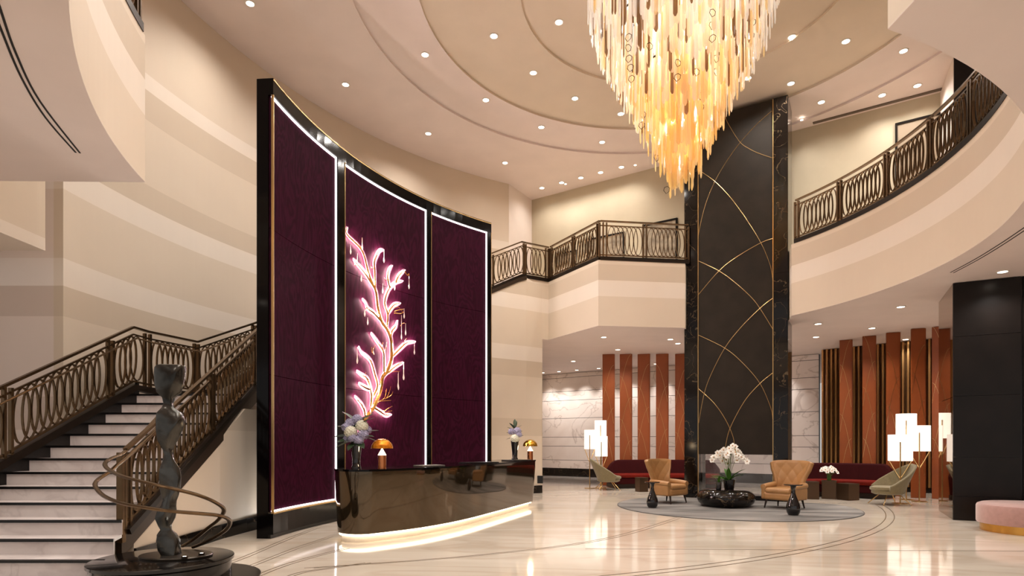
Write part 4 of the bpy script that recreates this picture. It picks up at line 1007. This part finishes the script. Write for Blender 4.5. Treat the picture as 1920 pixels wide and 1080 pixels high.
def wing_chair(x, y, rz, label):
    t = thing('wing_chair', label, 'armchair', (x, y, RZ), rz, 'tan leather wing chairs on the rug')   # faces -y
    # seat
    MB().box((0, -.04, .27), (.66, .64, .17)).build('seat_base', M['tan_leather'], t, bevel=.05)
    cu_ = MB().box((0, -.06, .385), (.58, .62, .13)).build('seat_cushion', M['tan_leather'], t, bevel=.055)
    def bk(u, v):
        a = -1+2*u; h = v
        half = .36-.05*math.sin(PI*min(1, h*1.25))+.10*max(0, h-.45)**1.2*2.2   # waist, then flaring wings
        ang = a*R_(78); xx = half*math.sin(ang)/math.sin(R_(78)); yy = .30-.26*(1-math.cos(ang))*(1.0-.25*h)+.10*h
        zz = .20+.84*h-.05*abs(a)**3*h
        tf = .012*(abs(math.sin((a*3.2+h*4.2)*PI/1.6))**.35+abs(math.sin((a*3.2-h*4.2)*PI/1.6))**.35) if abs(a) < .8 and .25 < h < .97 else .012
        return (xx-.0*a, yy-tf*1.2, zz)
    MB().grid(bk, 44, 36).build('backrest', M['tan_leather'], t, smooth=True, solid=.09, bevel=0)
    for s_ in (-1, 1):
        MB().loft([[(s_*.335+.065*math.cos(a), -.33+.03*k_, .46+.06*math.sin(a)) if k_ == 0 else (s_*.335+.07*math.cos(a), -.33+.53*k_/3, .46+.035*k_/3+.07*math.sin(a)) for a in [2*PI*j/14 for j in range(14)]] for k_ in range(4)]).build('arm', M['tan_leather'], t, smooth=True)
        MB().box((s_*.335, -.06, .32), (.11, .54, .26)).build('arm_panel', M['tan_leather'], t, bevel=.03)
    for sx, sy in ((-1, -1), (1, -1), (-1, 1), (1, 1)):
        MB().tube([(sx*.27, -.05+sy*.25, .19), (sx*.30, -.05+sy*.29, .0)], [.026, .014], 8).build('leg', M['dark_wood'], t)
    return t
wing_chair(3.72, 14.35, R_(38), 'tan leather wing chair left of the marble table, facing right')
wing_chair(6.02, 13.15, R_(-52), 'tan leather wing chair right of the marble table, facing left')

# ------------------------------------------------------------------ lounge: green chairs, sofas, cubes, lamps
def scoop_chair(x, y, rz, label, s=1.0):
    t = thing('lounge_chair', label, 'chair', (x, y, 0), rz, 'olive lounge chairs')      # faces -y
    def sh(u, v):
        a = (-1+2*u)*R_(118); k_ = math.cos(a/2)
        rim = .40+.48*max(0, math.cos(a*.72))**1.6           # height of the rim round the shell
        zz = .26+(rim-.26)*v; r = .26+.10*v
        lean = .16*v*max(0, math.cos(a))
        return (s*r*1.05*math.sin(a)*(1+.05*v), s*(r*math.cos(a)+lean-.02), s*zz)
    MB().grid(sh, 36, 12).build('shell', M['olive_fabric'], t, smooth=True, solid=.05)
    MB().lathe([(0, .24), (.24, .24), (.30, .27), (.30, .33), (0, .33)], 28, (0, -.03, 0), s, s*1.08).build('seat_pan', M['olive_fabric'], t, smooth=True)
    MB().lathe([(0, .33), (.27, .33), (.30, .36), (.295, .41), (.24, .43), (0, .435)], 28, (0, -.06, 0), s, s*1.12).build('seat_cushion', M['olive_fabric'], t, smooth=True)
    for sx, sy in ((-1, -1), (1, -1), (-1, 1), (1, 1)):
        MB().tube([(sx*.14, sy*.14, .25), (sx*.30*s, sy*.30*s, .0)], [.012, .009], 8).build('leg', M['brass'], t, smooth=True)
scoop_chair(8.85, 14.0, R_(-92), 'olive fabric scoop chair beside the right floor lamps', 1.08)
scoop_chair(2.95, 18.45, R_(92), 'olive fabric scoop chair beside the left floor lamps', 1.08)

def sofa(c, r, a0_, a1_, label, dep=.8, inner=True):
    # curved sofa: seat on the inside of the arc
    t = thing('curved_sofa', label, 'sofa', (c[0], c[1], 0))
    def ring_(r0, r1, z0, z1, n=28):
        return MB().loft([[((q)*math.cos(R_(a)), (q)*math.sin(R_(a)), z) for q, z in ((r0, z0), (r1, z0), (r1, z1), (r0, z1))] for a in [a0_+(a1_-a0_)*i/n for i in range(n+1)]])
    ring_(r-dep+.12, r, .02, .14).build('plinth', M['dark_wood'], t)
    ring_(r-dep+.04, r, .14, .34).build('seat_base', M['burgundy_velvet'], t, bevel=.03)
    ring_(r-dep, r-.16, .34, .46).build('seat_cushion', M['rust_velvet'], t, bevel=.045)
    bk_ = []; n = 28
    for i in range(n+1):
        a = a0_+(a1_-a0_)*i/n; e = min(i, n-i)/n; zt = .89-.30*max(0, 1-e/.10)**2
        bk_.append([(q*math.cos(R_(a)), q*math.sin(R_(a)), z) for q, z in ((r-.20, .34), (r, .14), (r+.05, zt), (r-.09, zt))])
    MB().loft(bk_).build('backrest', M['burgundy_velvet'], t, bevel=.04)
sofa((4.55, 14.4), 5.3, 106, 66, 'curved burgundy velvet sofa before the left orange fins')
sofa((8.3, 14.9), 1.75, 112, 20, 'curved burgundy velvet sofa before the gold slats, right of the pillar')

def cube(x, y, wx, h, rz, label):
    t = thing('cube_table', label, 'side table', (x, y, 0), rz, 'bronze cube tables')
    MB().box((0, 0, (h-.02)/2), (wx, wx, h-.02)).build('body', M['bronze_cube'], t, bevel=.006); MB().box((0, 0, h-.01), (wx+.01, wx+.01, .02)).build('top', M['bronze_cube'], t, bevel=.004)
cube(3.84, 17.7, .28, .42, .3, 'bronze cube table behind the left wing chair')
cube(8.52, 15.15, .36, .42, .35, 'nearest bronze cube table beside the olive chair')
cube(8.24, 15.52, .34, .47, -.5, 'taller bronze cube table carrying the white flowers')
cube(7.74, 15.42, .28, .45, -.2, 'farthest bronze cube table behind the right wing chair')
fv = thing('vase', 'small green glass vase on the bronze cube', 'vase', (8.24, 15.52, .47)); MB().lathe([(0, 0), (.045, 0), (.05, .02), (.05, .14), (.045, .14), (.04, .02), (0, .012)], 16).build('body', M['leaf'], fv, smooth=True)
fb = thing('flower_bunch', 'small bunch of white flowers on the bronze cube', 'flowers', (8.24, 15.52, .60))
for i in range(22):
    a = i*2.4; q = .05+.155*math.sqrt(i/22); zz = .21-.13*(i/22)+rg2.uniform(-.03, .03)
    p = (q*math.cos(a), q*math.sin(a), zz)
    MB().tube([(0, 0, -.06), (p[0]*.5, p[1]*.5, zz*.5), p], .004, 4).build('stem', M['stem_green'], fb)
    b_ = inst('blossom', pme, fb, p, (Vector((p[0]*3, p[1]*3-.5, .6))).to_track_quat('Z', 'Y').to_euler(), (1.5,)*3); inst('centre', cme, b_)

def floor_lamp(x, y, zt, hs, wr, rz, label, ground=0.0):
    t = thing('floor_lamp', label, 'floor lamp', (x, y, ground), rz, 'brass floor lamps')
    zb = zt-hs
    MB().lathe([(0, 0), (.17, 0), (.17, .012), (.03, .02), (0, .02)], 28).build('base', M['brass'], t, smooth=True)
    MB().tube([(0, -wr-.02, 0.015), (0, -wr-.02, zb-.35), (0, -wr-.02, zt-hs*.28)], .014, 8).build('pole', M['brass'], t, smooth=True)
    for s_ in (-1, 1):
        MB().tube([(0, -wr-.02, zb-.42), (s_*wr*.45, -wr*.5, zb-.22), (s_*wr*.92, -.02, zb+.01)], .011, 8).build('arm', M['brass'], t, smooth=True)
    MB().lathe([(wr-.005, zb), (wr, zb), (wr, zt), (wr-.005, zt), (wr-.005, zb)], 36).build('shade', M['shade_cloth'], t, smooth=True)
    MB().lathe([(0, zb+.03), (wr-.006, zb+.03), (wr-.006, zb+.035), (0, zb+.035)], 24).build('diffuser', M['shade_cloth'], t)
def lamp3(defs, labels):
    for (px0, px1, py0, py1, d), lab in zip(defs, labels):
        a, b = at(px0, py0, d), at(px1, py1, d); wr = (b.x-a.x)/2
        floor_lamp((a.x+b.x)/2, d, a.z, a.z-b.z, wr, math.atan2(-(a.x+b.x)/2, d)*1.0, lab)
lamp3([(1682.5, 1716, 776, 822, 15.2), (1706, 1741.5, 798, 846, 14.7), (1668, 1708, 815, 864, 14.2)], ['tallest white drum floor lamp of the right trio, at the back', 'middle white drum floor lamp of the right trio, nearest the pier', 'lowest white drum floor lamp of the right trio, behind the olive chair'])
lamp3([(1115, 1137, 788.5, 822, 20.6 - 1.2), (1095.5, 1116, 806, 842, 19.0), (1116, 1139, 818, 855.5, 18.9)], ['tallest white drum floor lamp of the left trio, against the fins', 'leftmost white drum floor lamp of the left trio', 'lowest white drum floor lamp of the left trio, above the olive chair'])

# ------------------------------------------------------------------ ottoman
ot = thing('ottoman', 'round pink velvet ottoman with gold base at the right edge', 'ottoman', (8.43, 9.72, 0))
MB().lathe([(0, 0), (.65, 0), (.65, .13), (0, .13)], 64).build('base', M['gold'], ot, smooth=True)
MB().lathe([(0, .13), (.69, .13), (.70, .15), (.70, .40), (.685, .435), (.64, .455), (0, .465)], 64).build('cushion', M['pink_velvet'], ot, smooth=True)
# low socket plate at the end of the stair wall
sp_ = thing('access_plate', 'small black plate low on the wall end behind the desk', 'plate', (.80, 17.02, .0))
MB().box((0, 0, .40), (.16, .05, .22)).build('plate', M['plastic_black'], sp_, bevel=.004); MB().box((0, -.028, .40), (.10, .01, .14)).build('cover', M['plastic_black'], sp_)
